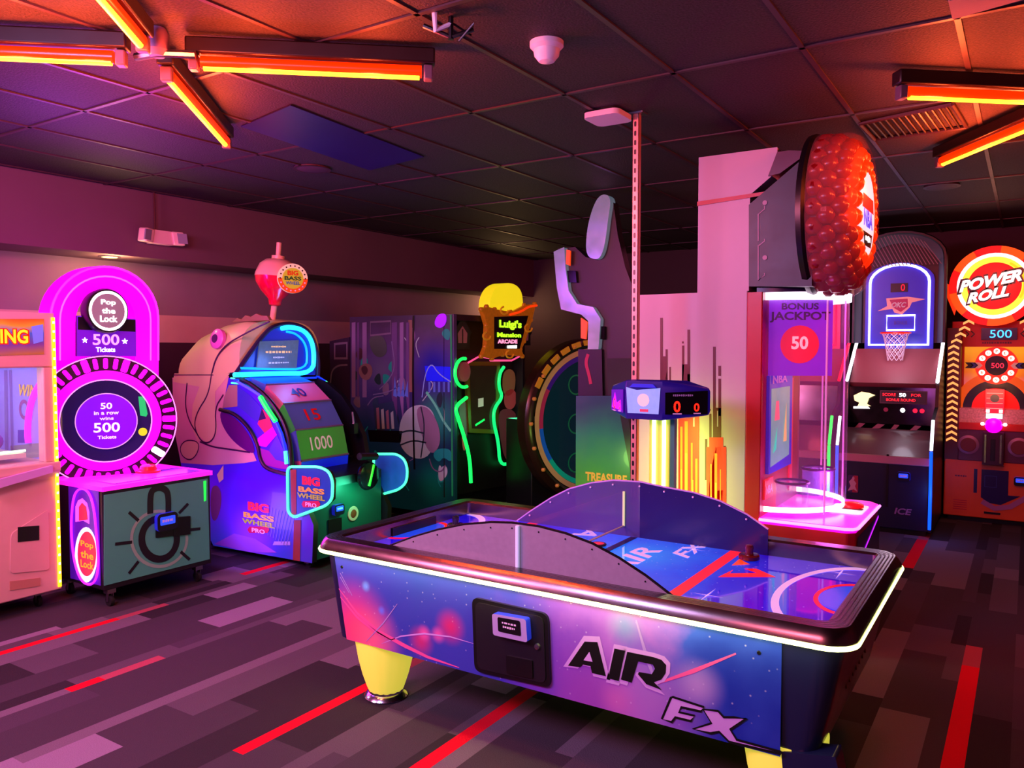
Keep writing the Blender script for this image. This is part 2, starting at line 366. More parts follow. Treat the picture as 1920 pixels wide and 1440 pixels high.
# emergency light
p=onX(300,446,-6.40); t=thing('emergency_light','white twin-head emergency lamp hanging on a rod by the left wall','emergency light',(p.x,p.y,p.z-.06))
EW=mat('emergency_white','#e8c8bc',.45)
MB().box(p.x-.04,p.x+.04,p.y-.11,p.y+.11,p.z-.06,p.z+.06,EW).build('housing',t,.01)
MB().tube([(p.x,p.y-.05,p.z+.05),(p.x,p.y-.05,CEIL)],.009,mat('rod_brown','#4a2028',.4)).build('rod',t)
for s_ in (-1,1):
    MB().obox((p.x+.03,p.y+s_*.15,p.z+.005),(YR+XR*.4*s_).normalized(),(ZR-YR*.15*s_).normalized(),.10,.12,.09,EW).build('lamp_head',t,.012)
    MB().obox((p.x+.08,p.y+s_*.165,p.z+.005),(YR+XR*.4*s_).normalized(),(ZR-YR*.15*s_).normalized(),.08,.09,.012,mat('lens_grey','#8d8d9c',.2)).build('lens',t)

# ------------------------------------------------ AIR HOCKEY TABLE
TX0,TX1,TY0,TY1,RZ = -3.01,-.46,2.79,4.10,.80
TCX,TCY = (TX0+TX1)/2,(TY0+TY1)/2
T = thing('air_hockey_table','long blue air hockey table with yellow lit edge in the foreground','air hockey table',(TCX,TCY,0))
def rr3(w,h,r,z,cx=TCX,cy=TCY): return [(cx+a,cy+b,z) for a,b in rrect(w,h,r,6)]
W_,H_ = TX1-TX0,TY1-TY0
NAVYB = mat('table_navy','#121640',.32,coat=.3)
body = MB(); body.loft([rr3(W_-.26,H_-.10,.06,.31),rr3(W_-.18,H_-.085,.08,.48),rr3(W_-.08,H_-.07,.09,.74),rr3(W_-.16,H_-.14,.06,.74),rr3(W_-.20,H_-.20,.03,.705)],NAVYB); body.build('body',T)
RAIL = mat('anodised_rail','#8c7a72',.24,1)
rl = MB(); rl.loft([rr3(W_-.06,H_-.06,.09,.735),rr3(W_,H_,.11,.745),rr3(W_-.01,H_-.01,.11,.765),rr3(W_-.035,H_-.035,.10,.788),rr3(W_-.06,H_-.06,.09,RZ),rr3(W_-.20,H_-.20,.03,RZ),rr3(W_-.22,H_-.22,.02,.79),rr3(W_-.22,H_-.22,.02,.70)],RAIL,cap=False)
for k in range(4): rl.loft([rr3(W_-.075-.03*k,H_-.075-.03*k,.08,RZ+.003),rr3(W_-.082-.03*k,H_-.082-.03*k,.08,RZ+.003)],mat('rail_groove','#3a2830',.4,1),cap=False)
rl.build('rail',T)
YN = mat('yellow_edge_light','#f4ffb0',.4,0,'#f4ff90',6.5)
MB().loft([rr3(W_+.004,H_+.004,.112,.732),rr3(W_+.012,H_+.012,.114,.741),rr3(W_+.004,H_+.004,.112,.750)],YN,cap=False).build('edge_light_strip',T)
SZ=.72
fieldm = art('playfield_print','X',-3,-.5,[(0,'#1a0ad8'),(.3,'#1414e0'),(.5,'#0a5cf0'),(.62,'#0a58e8'),(.8,'#1c08c8'),(1,'#2a06b8')],
   [(-1.62,3.65,SZ,.35,'#18a0ff',.6),(-2.05,3.7,SZ,.3,'#0a80ff',.6)],rough=.08,es=.95,sparkle=.25,coat=1)  # emission put into the print to brighten the blue field
pf=MB(); pf.poly(rr3(W_-.22,H_-.22,.02,SZ),fieldm); z1=SZ+.0012
PWT=mat('playfield_white','#d8c8ff',.2,0,'#d8c0ff',.45); PRD=mat('playfield_red','#ff1c14',.2,0,'#ff1c14',.5); POR=mat('playfield_orange','#ff5a1c',.2,0,'#ff5018',.5); PDK=mat('playfield_navy','#0c1050',.2); PBL=mat('playfield_light_blue','#1450f0',.2,0,'#1450ff',.5)
def fz(*pts,k=0): return [onZ(x,y,z1+k*.0006) for x,y in pts]
for sx,cx in ((1,TX1-.12),(-1,TX0+.12)):
    pf.ring((cx,3.47,z1),-XR*sx,-YR,.27,.30,PWT,-90,90,n=30,ky=1.8)
    pf.ring((cx,3.47,z1),-XR*sx,-YR,.0,.13,PBL,-90,90,n=20,ky=1.5); pf.ring((cx,3.47,z1+.0005),-XR*sx,-YR,.13,.148,PRD,-90,90,n=20,ky=1.6)
pf.box(-1.25,-1.19,TY0+.12,TY1-.12,z1-.0006,z1,PRD); pf.box(-2.45,-2.39,TY0+.12,TY1-.12,z1-.0006,z1,PRD)
pf.box(-1.80,-1.76,TY0+.12,TY1-.12,z1-.0006,z1,PDK)
pf.poly(fz((1346,1082),(1455,1082),(1418,1066),(1395,1066),(1418,1074),(1368,1075),(1375,1068)),PRD); pf.poly(fz((1372,1060),(1386,1048),(1406,1058)),POR)
pf.text('AIR',(-1.54,3.30,z1),YR,-XR,.13,PWT,.5,.25,.02); pf.text('FX',(-1.38,3.72,z1),YR,-XR,.10,PWT,.34,.3,.02)
pf.text('AIR',(-2.10,4.05,z1),-YR,XR,.13,PWT,.45,.25,.02); pf.text('FX',(-2.25,3.55,z1),-YR,XR,.10,PWT,.3,.3,.02)
for sx,sy in ((-1.42,3.9),(-.70,3.85),(-2.7,3.8),(-1.1,3.2),(-2.0,3.6)):
    pf.poly([(sx-.07,sy,z1+.001),(sx,sy-.004,z1+.001),(sx+.07,sy,z1+.001),(sx,sy+.004,z1+.001)],PWT); pf.poly([(sx-.004,sy,z1+.001),(sx,sy-.11,z1+.001),(sx+.004,sy,z1+.001),(sx,sy+.11,z1+.001)],PWT)
pf.build('playfield',T)
# goal boxes (dark slots at both ends)
for X in (TX0+.112,TX1-.118): MB().box(X,X+.006,3.28,3.66,SZ,SZ+.045,BLACK).build('goal_slot',T)
# front decorated panel
PY=TY0+.028
front = art('table_side_print','X',-2.8,-.7,[(0,'#3c3cb8'),(.2,'#3444b0'),(.45,'#4040b8'),(.62,'#8048c4'),(.72,'#a868d4'),(.82,'#3450c8'),(1,'#1228a0')],
  [(-2.74,PY,.37,.30,'#ff4a78',.95),(-2.62,PY,.33,.22,'#ff7a90',.7),(-2.42,PY,.60,.05,'#a0c0ff',.0),(-2.32,PY,.40,.09,'#d0306c',.8),(-2.15,PY,.50,.10,'#d02a70',.9),(-2.22,PY,.45,.05,'#f060b0',.8),(-2.30,PY,.44,.05,'#f060b0',.8),
   (-2.66,PY,.60,.035,'#6aa0ff',.9),(-2.56,PY,.50,.03,'#5a80ff',.8),(-1.2,PY,.38,.32,'#b87ad0',.8),(-1.45,PY,.34,.28,'#9a4ab8',.8),(-1.0,PY,.50,.12,'#c8a0e0',.6),(-1.33,PY,.36,.1,'#d070c0',.6),(-1.3,PY,.66,.10,'#5aa0c8',.5)],
  rough=.28,sparkle=.35)
def fy(pts,k=1): return [onY(x,y,PY-.0008*k) for x,y in pts]
def fp(pts,k=1): return [Vector((a,PY-.0008*k,b)) for a,b in pts]
fp_=MB(); fp_.prism([(-2.87,PY+.004,.728),(-2.79,PY+.004,.315),(-.70,PY+.004,.315),(-.70,PY+.004,.728)],(0,-.004,0),front)
PK=mat('print_pink','#e85aa0',.35); LV=mat('print_lavender','#c79ae6',.35); PL=mat('print_light_violet','#a88ad8',.35)
def swoosh(pts,w,m,k=1):
    a=[];b=[]
    for i,p in enumerate(pts):
        d=Vector(pts[min(i+1,len(pts)-1)])-Vector(pts[max(i-1,0)]); n=Vector((-d.y,d.x)).normalized(); f=math.sin(math.pi*(i+.3)/(len(pts)-.4))*w
        a.append((p[0]+n.x*f,p[1]+n.y*f)); b.append((p[0]-n.x*f,p[1]-n.y*f))
    fp_.poly(fp(a+b[::-1],k),m)
swoosh([(-2.84,.56),(-2.72,.46),(-2.58,.395),(-2.42,.36),(-2.28,.335),(-2.1,.325)],.010,PK); swoosh([(-2.83,.52),(-2.72,.44),(-2.6,.39),(-2.5,.37)],.008,PK)
swoosh([(-2.56,.34),(-2.44,.40),(-2.3,.44),(-2.15,.455),(-2.02,.45)],.004,LV); swoosh([(-2.66,.33),(-2.55,.44),(-2.46,.55)],.003,PL,2); swoosh([(-2.83,.62),(-2.77,.55)],.003,PL); swoosh([(-2.83,.64),(-2.75,.54)],.003,PL)
swoosh([(-1.18,.46),(-1.02,.55),(-.86,.65)],.008,PK); swoosh([(-1.25,.70),(-1.2,.55),(-1.15,.44)],.008,PL)
# AIR FX lettering traced on the panel plane
def lett(polys,k,m):
    for q in polys: fp_.poly(fy(q,k),m)
AIRL=[[(1065,1248),(1096,1203),(1120,1204),(1136,1268),(1110,1262),(1107,1249),(1093,1246),(1087,1251)],
      [(1152,1216),(1172,1220),(1160,1277),(1140,1272)],
      [(1176,1222),(1225,1232),(1240,1237),(1249,1247),(1248,1262),(1240,1274),(1226,1279),(1241,1294),(1212,1283),(1196,1264),(1198,1260),(1222,1264),(1228,1254),(1224,1246),(1196,1240),(1184,1280),(1164,1274)]]
halo=[]
for q in AIRL:
    c=(sum(a for a,b in q)/len(q),sum(b for a,b in q)/len(q)); fp_.poly(fy([(c[0]+(a-c[0])*1.24,c[1]+(b-c[1])*1.28) for a,b in q],1.5),LV)
lett(AIRL,3,BT)
fp_.poly(fy([(1094,1238),(1105,1222),(1111,1241)],3.5),LV)
FXo=[(1236,1350),(1255,1305),(1262,1303),(1340,1328),(1357,1331),(1374,1342),(1402,1345),(1371,1371),(1382,1385),(1467,1408),(1466,1415),(1366,1392),(1345,1373),(1333,1377),(1292,1367),(1302,1357),(1268,1349),(1261,1358)]
pass
FXi=[(1241,1348),(1258,1308),(1262,1307),(1320,1326),(1314,1334),(1277,1326),(1272,1335),(1302,1342),(1295,1352),(1266,1345),(1259,1354)]
fp_.poly(fy(FXi,4),LV); stroke(fp_,fy(FXi,5),.009,-YR,BT,True)
FXx=[(1318,1330),(1346,1333),(1357,1345),(1376,1345),(1400,1347),(1369,1368),(1381,1387),(1465,1410),(1464,1414),(1367,1391),(1348,1372),(1332,1375),(1299,1367),(1334,1356)]
fp_.poly(fy(FXx,4),LV); stroke(fp_,fy(FXx,5),.009,-YR,BT,True)
fp_.build('front_panel',T)
for q in ((641,1063),(1423,1224)): MB().lathe(onY(*q,PY),(0,-1,0),[(.008,0),(.006,.004)],BLACK,12).build('screw',T)
# coin door
cdp=rnd([onY(888,1118,PY),onY(893,1256,PY),onY(1035,1288,PY),onY(1030,1150,PY)],.035)
MB().prism(cdp,(0,-.014,0),BLACK).build('coin_door',T,.004)
cdi=inset(cdp,cen(cdp),.90); MB().prism([p+Vector((0,-.014,0)) for p in cdi],(0,-.004,0),DARK).build('door_plate',T,.002)
cm=rnd([onY(931,1146,PY-.02),onY(933,1186,PY-.02),onY(997,1200,PY-.02),onY(994,1157,PY-.02)],.012)
rd=MB().prism(cm,(0,-.035,0),mat('reader_grey','#b8b4d8',.35),BLUEM).build('card_reader',T,.005,label='card reader with a blue underside')
MB().prism([p+Vector((0,-.036,.006)) for p in inset(cm,cen(cm),.66)],(0,-.002,0),BLACK).build('screen',rd)
SCR=(cen(cm)+Vector((0,-.0385,.008)),rd)
MB().lathe(onY(1008,1212,PY-.018),(0,-1,0),[(.014,0),(.012,.008),(.004,.01)],STEEL,16).build('lock',T)
MB().prism(rnd([onY(950,1228,PY-.018),onY(951,1262,PY-.018),onY(1000,1272,PY-.018),onY(999,1238,PY-.018)],.006),(0,-.006,0),BLACK).build('coin_return',T,.002)
# right end vents
ve=MB()
for k in range(7): ve.obox((TX1-.098,3.15+.07*k,.52),(YR*.55-ZR*.83).normalized(),(YR*.83+ZR*.55).normalized(),.13,.012,.02,mat('end_bronze','#6a4030',.35,.6))
ve.build('end_grille',T)
# legs
MB().prism([(-.70,2.83,.33),(-.52,2.83,.36),(-.50,2.83,.28),(-.56,2.83,.235),(-.69,2.83,.235)],(0,.10,0),NAVYB).build('corner_guard',T,.01)
LEGY=mat('yellow_lit_leg','#f4ee58',.5,0,'#f0e650',.62)
for lx,ly in ((-2.68,2.98),(-.72,2.98),(-2.68,3.85),(-1.25,3.80)):
    fr=[]
    for r,z in ((.15,.34),(.148,.28),(.135,.20),(.115,.12),(.095,.06),(.085,.035)):
        fr.append([(lx+r*math.cos(2*math.pi*k/48)*(1+(.012 if k%3==0 else 0)),ly+r*math.sin(2*math.pi*k/48)*(1+(.012 if k%3==0 else 0)),z) for k in range(48)])
    g=MB().loft(fr,LEGY).build('leg',T)
    MB().lathe((lx,ly,0),(0,0,1),[(.105,.0),(.11,.008),(.10,.022),(.088,.03),(.088,.05)],CHROME,32).build('foot_ring',g)
# arches: smoky plates on both long sides with bolts
SMOKE=mat('smoky_plate','#9a96a4',.3,noise=.12,nscale=40,coat=.2); NVP=mat('navy_plate','#262060',.25,coat=.3); SMK2=glass('tinted_plate','#5a5490',.80,.15)
def archpts(y, x0, x1, zb, zt, n=28):
    P=[]
    for k in range(n+1):
        a=math.pi*k/n; x=(x0+x1)/2-(x1-x0)/2*math.cos(a); z=zb+(zt-zb)*math.sin(a)**.85
        P.append((x,y,z))
    return P
fa=[onY(x,y,2.905) for x,y in ((700,1034),(735,1022),(775,1007),(820,994),(870,984),(920,980),(960,981),(1010,988),(1060,1001),(1110,1020),(1160,1047),(1210,1080),(1262,1120))]
fa=[(p.x,p.y,min(max(p.z,.70),1.0)) for p in fa]; 
MB().prism([(fa[0][0],2.905,.70)]+fa+[(fa[-1][0],2.905,.70)],(0,.010,0),SMOKE).build('side_arch',T,label='grey smoky arched guard on the near rail')
MB().tube([Vector(p)+Vector((0,.005,.001)) for p in fa],.006,BLACK,6).build('arch_edging',T)
hs=MB()
for k in range(1,len(fa)-1):
    p=Vector(fa[k]); hs.lathe((p.x,2.905,p.z-.022),(0,-1,0),[(.004,0),(.003,.003)],BLACK,8)
hs.build('bolt_row',T)
ba=[onY(x,y,3.985) for x,y in ((962,982),(994,959),(1033,934),(1067,917),(1108,906),(1150,901),(1200,904),(1246,914),(1300,924),(1350,940),(1400,965),(1440,993))]
ba=[(p.x,3.985,p.z) for p in ba]; mid=6
bl=ba[:mid+1]; br=ba[mid:]
MB().prism(bl+[(bl[-1][0],3.985,.72),(bl[0][0]+.06,3.985,.72)],(0,.008,0),SMK2).build('side_arch',T,label='tinted see-through half of the far arched guard')
MB().prism(br+[(br[-1][0],3.985,.72),(br[0][0],3.985,.72)],(0,.008,0),NVP).build('side_arch',T,label='navy half of the far arched guard')
MB().tube([Vector(p)+Vector((0,.004,.001)) for p in ba],.005,mat('edge_pale','#c8b8e8',.2),6).build('arch_edging',T)
for k in range(1,len(ba)-1):
    p=Vector(ba[k]); MB().ball((p.x,3.98,p.z-.022),.006,WT,8).build('bolt',T)
cdv=[(-1.845,2.92,.78),(-1.845,3.98,.78),(-1.845,3.98,.965),(-1.845,2.92,.985)]
MB().prism(cdv,(.006,0,0),glass('divider_acrylic','#b8b0e8',.10,.05)).build('centre_divider',T)
MB().tube([(-1.842,2.90,.775),(-1.842,3.98,.775)],.006,mat('pale_edge_strip','#d8d8b0',.3),6).tube([(-1.842,2.895,.785),(-1.842,2.895,.98)],.009,mat('pale_edge_strip2','#dfe0ff',.15,0,'#c8d8ff',.4),8).tube([(-1.842,3.978,.775),(-1.842,3.978,.965)],.007,mat('pale_edge_strip3','#e8f0a0',.15,0,'#e8f0a0',.5),8).build('divider_edging',T)  # weak emission paints the highlights on both upright edges
# mallets, puck
def mallet(x,y,col,label):
    t=thing('air_hockey_mallet',label,'mallet',(x,y,SZ+.0015)); m=mat('mallet_'+col[1:],col,.25,coat=.5)
    MB().lathe((x,y,SZ+.0015),(0,0,1),[(.044,0),(.05,.004),(.05,.02),(.044,.027),(.03,.024)],m,32).build('disc_base',t)
    MB().lathe((x,y,SZ+.022),(0,0,1),[(.022,0),(.018,.02),(.021,.035),(.018,.05),(.004,.054)],m,24).build('knob',t)
mallet(-1.12,3.86,'#5a1410','dark red mallet on the right half of the hockey table'); mallet(-2.72,3.62,'#20242c','black mallet on the far left half of the hockey table')
p=onZ(1122,1023,SZ); q=MB().lathe((p.x,p.y,SZ+.002),(0,0,1),[(.04,0),(.042,.003),(.042,.007),(.04,.01)],mat('puck_dark','#30281c',.4)); q.ring((p.x,p.y,SZ+.0125),XR,YR,0,.03,mat('puck_red','#ff5040',.3)); tag(q.build('air_hockey_puck'),'small dark puck with a red top at the table centre line','puck')

# overhead scoreboard on lit posts
SY=4.28; sbx=-1.76
SB=thing('overhead_scoreboard','blue scoreboard box hanging over the middle of the hockey table','scoreboard',(sbx,SY,0))
plan=[(-2.06,4.27),(-1.90,4.12),(-1.68,4.12),(-1.46,4.27),(-1.60,4.288),(-1.95,4.288)]
SBM=mat('scoreboard_blue','#1c1470',.3,0,'#2010c0',.10)
sb=MB(); sb.loft([[(x*.97+sbx*.03,y,1.35 if i in(1,2,4,5) else 1.38) for i,(x,y) in enumerate(plan)],[(x,y,1.40) for x,y in plan],[(x,y,1.51 if i in (0,3) else 1.53) for i,(x,y) in enumerate(plan)],[(x*.97+sbx*.03,y,1.53 if i in (0,3) else 1.57) for i,(x,y) in enumerate(plan)]],SBM)
sb.build('housing',SB,.006)
# middle screen
MB().poly([(-1.885,4.113,1.385),(-1.70,4.113,1.385),(-1.69,4.113,1.53),(-1.83,4.113,1.515),(-1.895,4.113,1.53)],mat('score_screen','#7fa8d8',.3,0,'#6f98d8',.75,noise=.25,nscale=30)).build('screen',SB)
ss=MB(); ss.disc((-1.79,4.111,1.46),XR,ZR,.035,neon('screen_pink','#ffb0b0',.9),20); ss.box(-1.81,-1.76,4.110,4.111,1.395,1.41,neon('screen_red','#d03050',.8)); ss.build('screen_graphic',SB)
MB().prism([(-1.87,4.112,1.53),(-1.71,4.112,1.53),(-1.73,4.112,1.55),(-1.85,4.112,1.55)],(0,-.012,0),BLUEM).build('visor',SB)
for i,(a,b,dg) in enumerate((((-2.055,4.266),(-1.905,4.116),'left'),((-1.675,4.116),(-1.468,4.266),'right'))):
    A=Vector((a[0],a[1],1.385)); B=Vector((b[0],b[1],1.385)); r=(B-A).normalized(); n=r.cross(ZR); A+=n*.004; B+=n*.004; Ln=(B-A).length
    MB().prism([A+r*.01+ZR*.0,B-r*.01,B-r*.01+ZR*.13,A+r*.01+ZR*.12],n*.003,GLOSSB if i else mat('score_purple','#40107a',.3,0,'#8a10e0',.5)).build('score_face',SB)
    o=n*.005
    MB().text('0',A+r*(Ln*.22)+ZR*.012+o,r,ZR,.062,LEDR,.038,0,.02).build('score_digit',SB); MB().text('0',A+r*(Ln*.66)+ZR*.016+o,r,ZR,.046,LEDR,.03,0,.02).build('score_digit',SB)
    d=MB(); d.obox(A+r*(Ln*.30)+ZR*.004+o,r,ZR,.05,.006,.001,WT).obox(A+r*(Ln*.73)+ZR*.006+o,r,ZR,.04,.006,.001,WT)
    if i: PLC=(A+r*(Ln*.42)+ZR*.105+o,r)
    d.build('score_caption',SB)
    if i==0: MB().poly([A+r*.02+ZR*.02+n*.0045,A+r*(Ln*.85)+ZR*.01+n*.0045,A+r*(Ln*.8)+ZR*.07+n*.0045,A+r*(Ln*.5)+ZR*.05+n*.0045,A+r*(Ln*.35)+ZR*.11+n*.0045],neon('magenta_flare','#c010ff',1.2)).build('flare_graphic',SB)
for x_ in (-1.775,-1.715):
    MB().box(x_-.03,x_+.03,4.235,4.275,.0,1.36,mat('post_lime','#c8d850',.4,0,'#c8d840',.35)).build('lit_post',SB)
    MB().box(x_-.009,x_+.009,4.227,4.235,.3,1.355,mat('white_strip_light','#f4fff0',.4,0,'#eaffd8',5)).build('light_strip',SB)
MB().box(-1.68,-1.655,4.235,4.275,.0,1.355,mat('post_teal','#3c8a74',.4)).build('support_post',SB)
PLM=mat('dim_marks','#9a90b8',.4)
# perforated pole
pp=thing('perforated_pole','tall perforated metal pole rising from the table side to the ceiling','pole',(-1.94,4.31,0))
a0=onY(1190,500,4.30).x
m_=MB(); m_.box(a0-.019,a0+.019,4.30,4.303,0,CEIL-.01,mat('pole_zinc','#d8a090',.4,.35)); m_.box(a0-.019,a0-.016,4.30,4.335,0,CEIL-.01,M['pole_zinc']); m_.box(a0+.016,a0+.019,4.30,4.335,0,CEIL-.01,M['pole_zinc'])
for k in range(56): m_.prism([Vector((a0-.002,4.299,.12+.053*k))+Vector((a,0,b)) for a,b in rrect(.013,.030,.006,3)],(0,.002,0),BLACK)
m_.build('channel',pp)
MB().box(a0-.05,a0+.05,4.28,4.36,CEIL-.01,CEIL,STEEL).build('ceiling_plate',pp)

# ------------------------------------------------ shared machine helpers
def smooth(pts, it=2, closed=False):
    for _ in range(it):
        q=[]; N=len(pts); R_=range(N if closed else N-1)
        if not closed: q.append(pts[0])
        for i in R_:
            a,b=pts[i],pts[(i+1)%N]; q += [tuple(a[k]*.75+b[k]*.25 for k in (0,1)), tuple(a[k]*.25+b[k]*.75 for k in (0,1))]
        if not closed: q.append(pts[-1])
        pts=q
    return pts
def caster(x,y,t,h=.11):
    c=MB(); c.box(x-.025,x+.025,y-.03,y+.03,h-.03,h+.01,STEEL); c.lathe((x,y-.013,.037),(0,1,0),[(.036,0),(.038,.006),(.038,.02),(.036,.026)],RUB,20)
    c.box(x-.012,x+.012,y-.02,y-.016,.03,h-.02,STEEL); c.box(x-.012,x+.012,y+.016,y+.02,.03,h-.02,STEEL); c.build('caster',t)
def PXs(X,pts,d=0):
    r=[onX(x,y,X) for x,y in pts]
    for p in r: p.x += d
    return r
def PYs(Y,pts,d=0):
    r=[onY(x,y,Y) for x,y in pts]
    for p in r: p.y -= d
    return r
def txtX(mb,s,px0,px1,X,m,h=None,shear=0,bold=.02,d=.003):
    """text on a +X facing plane between lower-left and upper-right pixels"""
    a=onX(*px0,X); b=onX(px1[0],px0[1],X); h_=onX(px0[0],px1[1],X).z-a.z; a.x+=d; mb.text(s,a,YR,ZR,abs(h_),m,abs(b.y-a.y),shear,bold)
def txtY(mb,s,px0,px1,Y,m,shear=0,bold=.02,d=.003,r=XR,u=ZR):
    a=onY(*px0,Y); b=onY(px1[0],px0[1],Y); h_=onY(px0[0],px1[1],Y).z-a.z; a.y-=d; mb.text(s,a,r,u,abs(h_),m,abs(b.x-a.x),shear,bold)
def bars_txt(mb,c,r,u,w,h,m,n=6):
    """row of tiny illegible marks"""
    rnd_=random.Random(int(w*9999)+n)
    x=-w/2
    while x<w/2-.002:
        q=min(w/2-x, w/n*rnd_.uniform(.4,.9)); hh=h*rnd_.uniform(.6,1); p=Vector(c)+r*x; mb.poly([p-u*hh/2,p+r*q-u*hh/2,p+r*q+u*hh/2,p+u*hh/2],m); x+=q+w/n*.25
def _pl():
    q=MB(); bars_txt(q,PLC[0],PLC[1],ZR,.11,.012,PLM,9); q.build('score_marks',SB)
def grill_reader(x,y,z,t,r=YR,u=ZR,n=XR,k=1.0):
    """payment reader: body with blue belly, screen, digits"""
    c=Vector((x,y,z)); b=MB(); b.prism(pl(c,r,u,rrect(.11*k,.085*k,.02*k)),n*.035,mat('reader_dark','#141428',.3),BLUEM); o=b.build('card_reader',t,.004,label='card reader glowing blue')
    MB().prism(pl(c+n*.036+u*.01,r,u,rrect(.08*k,.04*k,.008)),n*.002,neon('reader_blue_screen','#2850ff',.9)).build('screen',o)
    s=MB(); bars_txt(s,c+n*.039+u*.01,r,u,.06*k,.018*k,WT,5); s.build('screen_text',o)

_pl()
q_=MB(); bars_txt(q_,SCR[0]+ZR*.008,XR,ZR,.07,.010,WT,4); bars_txt(q_,SCR[0]-ZR*.009,XR,ZR,.06,.010,WT,5); q_.build('screen_text',SCR[1])
# ------------------------------------------------ PRIZE MACHINE (left edge)
CREAM=mat('prize_cream','#d4b0a4',.4,noise=.05); FR=-5.46
t=thing('prize_machine','cream crane prize machine with yellow light strip at the left edge','arcade machine',(-5.85,2.35,0))
y0,y1=1.90,2.835
b=MB(); b.prism([(-6.25,y0,.12),(FR+.0,y0,.12),(FR,y0,.72),(FR-.02,y0,.88),(FR+.03,y0,.93),(FR+.03,y0,.99),(-6.25,y0,.99)],(0,y1-y0,0),CREAM); b.build('base',t,.008)
b=MB(); b.box(-6.25,FR,y0,y1,1.62,1.98,CREAM); b.build('marquee_box',t,.01)
for a,c in ((y0,y0+.08),(y1-.08,y1)): MB().box(FR-.09,FR,a,c,.99,1.62,CREAM).build('pillar',t,.006)
MB().box(-6.25,-6.2,y0,y1,.99,1.62,mat('prize_back','#a8a8e8',.5,0,'#9a9aff',.35)).build('back_panel',t)  # lavender emission in back and side panels stands in for interior light
MB().box(-6.2,FR-.09,y0,y0+.02,.99,1.62,mat('prize_side','#8888d8',.4,0,'#8080ff',.25)).build('side_panel',t); MB().box(-6.2,FR-.09,y1-.02,y1,.99,1.62,M['prize_side']).build('side_panel',t)
MB().box(FR-.03,FR-.024,y0+.08,y1-.08,.99,1.62,glass('shop_glass','#d8d0ff',.10,.02)).build('front_glass',t)
pr=MB()
for k,(py,pz,c) in enumerate(((2.05,1.3,'#e8c820'),(2.25,1.5,'#e03050'),(2.5,1.42,'#e8c820'),(2.62,1.25,'#b03070'),(2.4,1.15,'#4040a0'),(2.68,1.1,'#8040c0'))):
    pr.ball((-6.0,py,pz),.06,mat('prize_%d'%k,c,.4))
pr.build('prize_row',t)
m_=MB(); m_.box(-6.1,-6.08,2.55,2.57,1.0,1.62,STEEL); m_.box(-6.1,-5.6,2.3,2.7,1.02,1.05,mat('prize_shelf','#c8d8c0',.3)); m_.tube([(-5.65,2.0,1.06),(-5.65,2.72,1.06)],.008,mat('green_strip','#d8ffd0',.4,0,'#c8ffb0',2)); m_.build('shelf',t)
PW_=y1-.021; SWL=mat('wall_slate','#5a5aa8',.4,0,'#5050a0',.3)
m_=MB()
for q in (((8,694),(14,694),(16,858),(10,858)),((17,694),(22,694),(26,850),(22,850))): m_.poly(PYs(PW_,q,.002),SWL)
m_.poly(PYs(PW_,((34,806),(52,806),(52,830),(34,830)),.002),mat('wall_indigo','#2828a0',.4,0,'#2828a0',.3)); m_.poly(PYs(PW_,((20,836),(80,830),(84,856),(22,862)),.002),mat('wall_sage','#889a98',.4))
m_.ring(onY(46,768,PW_)+Vector((0,-.003,0)),XR,ZR,.045,.07,mat('wall_plum','#8a4a90',.4),n=20); m_.build('side_print',t)
m_=MB(); m_.text('WIN',onY(34,742,PW_)+Vector((0,-.005,0)),XR,(ZR+XR*.3).normalized(),.085,YEL,.24,0,.03); m_.build('win_lettering',t)
m_=MB(); m_.tube([onY(x,y,PW_)+Vector((0,-.012,0)) for x,y in smooth([(84,712),(66,740),(57,775),(55,815),(57,830)],2)],.022,neon('magenta_reflection_glow','#f020f0',1.3),8); m_.build('magenta_reflection',t)  # reflection of the magenta game in the glass, modelled as a tube
sg=art('marquee_print','Z',1.70,1.95,[(0,'#a07030'),(.3,'#6a3a90'),(.6,'#3a6ac0'),(.8,'#c0a030'),(1,'#e03010')],es=.35)
MB().poly(PXs(FR,((-60,598),(82,598),(82,664),(-60,668)),.004),sg).build('marquee_sign',t)
m_=MB(); txtX(m_,'ING',(-2,646),(55,615),FR,mat('sign_red','#e01808',.4,0,'#f01808',.8),d=.0055,bold=.10); txtX(m_,'ING',(0,644),(52,617),FR,mat('sign_yellow','#ffd820',.4,0,'#ffd820',1.0),d=.007,bold=.03)
m_.poly(PXs(FR,((58,612),(80,608),(80,640),(62,645)),.006),mat('sign_blue','#6878d8',.4,0,'#6878e8',.5)); m_.build('marquee_lettering',t)
YS=mat('yellow_led_strip','#ffd020',.4,0,'#ffc010',3.2); WD=mat('warm_led_dot','#fff0a0',.4,0,'#fff0a0',6)
b=MB(); b.box(FR,FR+.008,y1-.022,y1-.002,.14,1.95,YS)
for k in range(30): b.box(FR+.008,FR+.010,y1-.018,y1-.006,.17+.06*k,.185+.06*k,WD)
b.build('light_strip',t)
MB().prism(rnd(PXs(FR,((20,1000),(90,955),(92,1068),(18,1075)),0),.03),(.008,0,0),CREAM).build('access_door',t,.003)
MB().prism(PXs(FR,((32,988),(72,985),(72,1012),(32,1016)),.008),(.004,0,0),BLACK).build('prize_slot',t)
MB().prism(PXs(FR,((18,1090),(75,1083),(75,1098),(18,1107)),0),(.005,0,0),mat('vent_cream','#b88870',.5)).build('lower_panel',t,.002)
MB().prism(PXs(FR+.03,((-30,905),(95,872),(95,885),(-30,922)),0),(.03,0,0),mat('ledge_lilac','#c8a0e0',.25)).build('ledge',t,.004)
for a,c in ((-5.6,2.75),(-5.6,2.05),(-6.1,2.75),(-6.1,2.05)): caster(a,c,t)
lamp('prize_light','POINT',(-5.85,2.3,1.55),9,(.72,.72,1),.1)

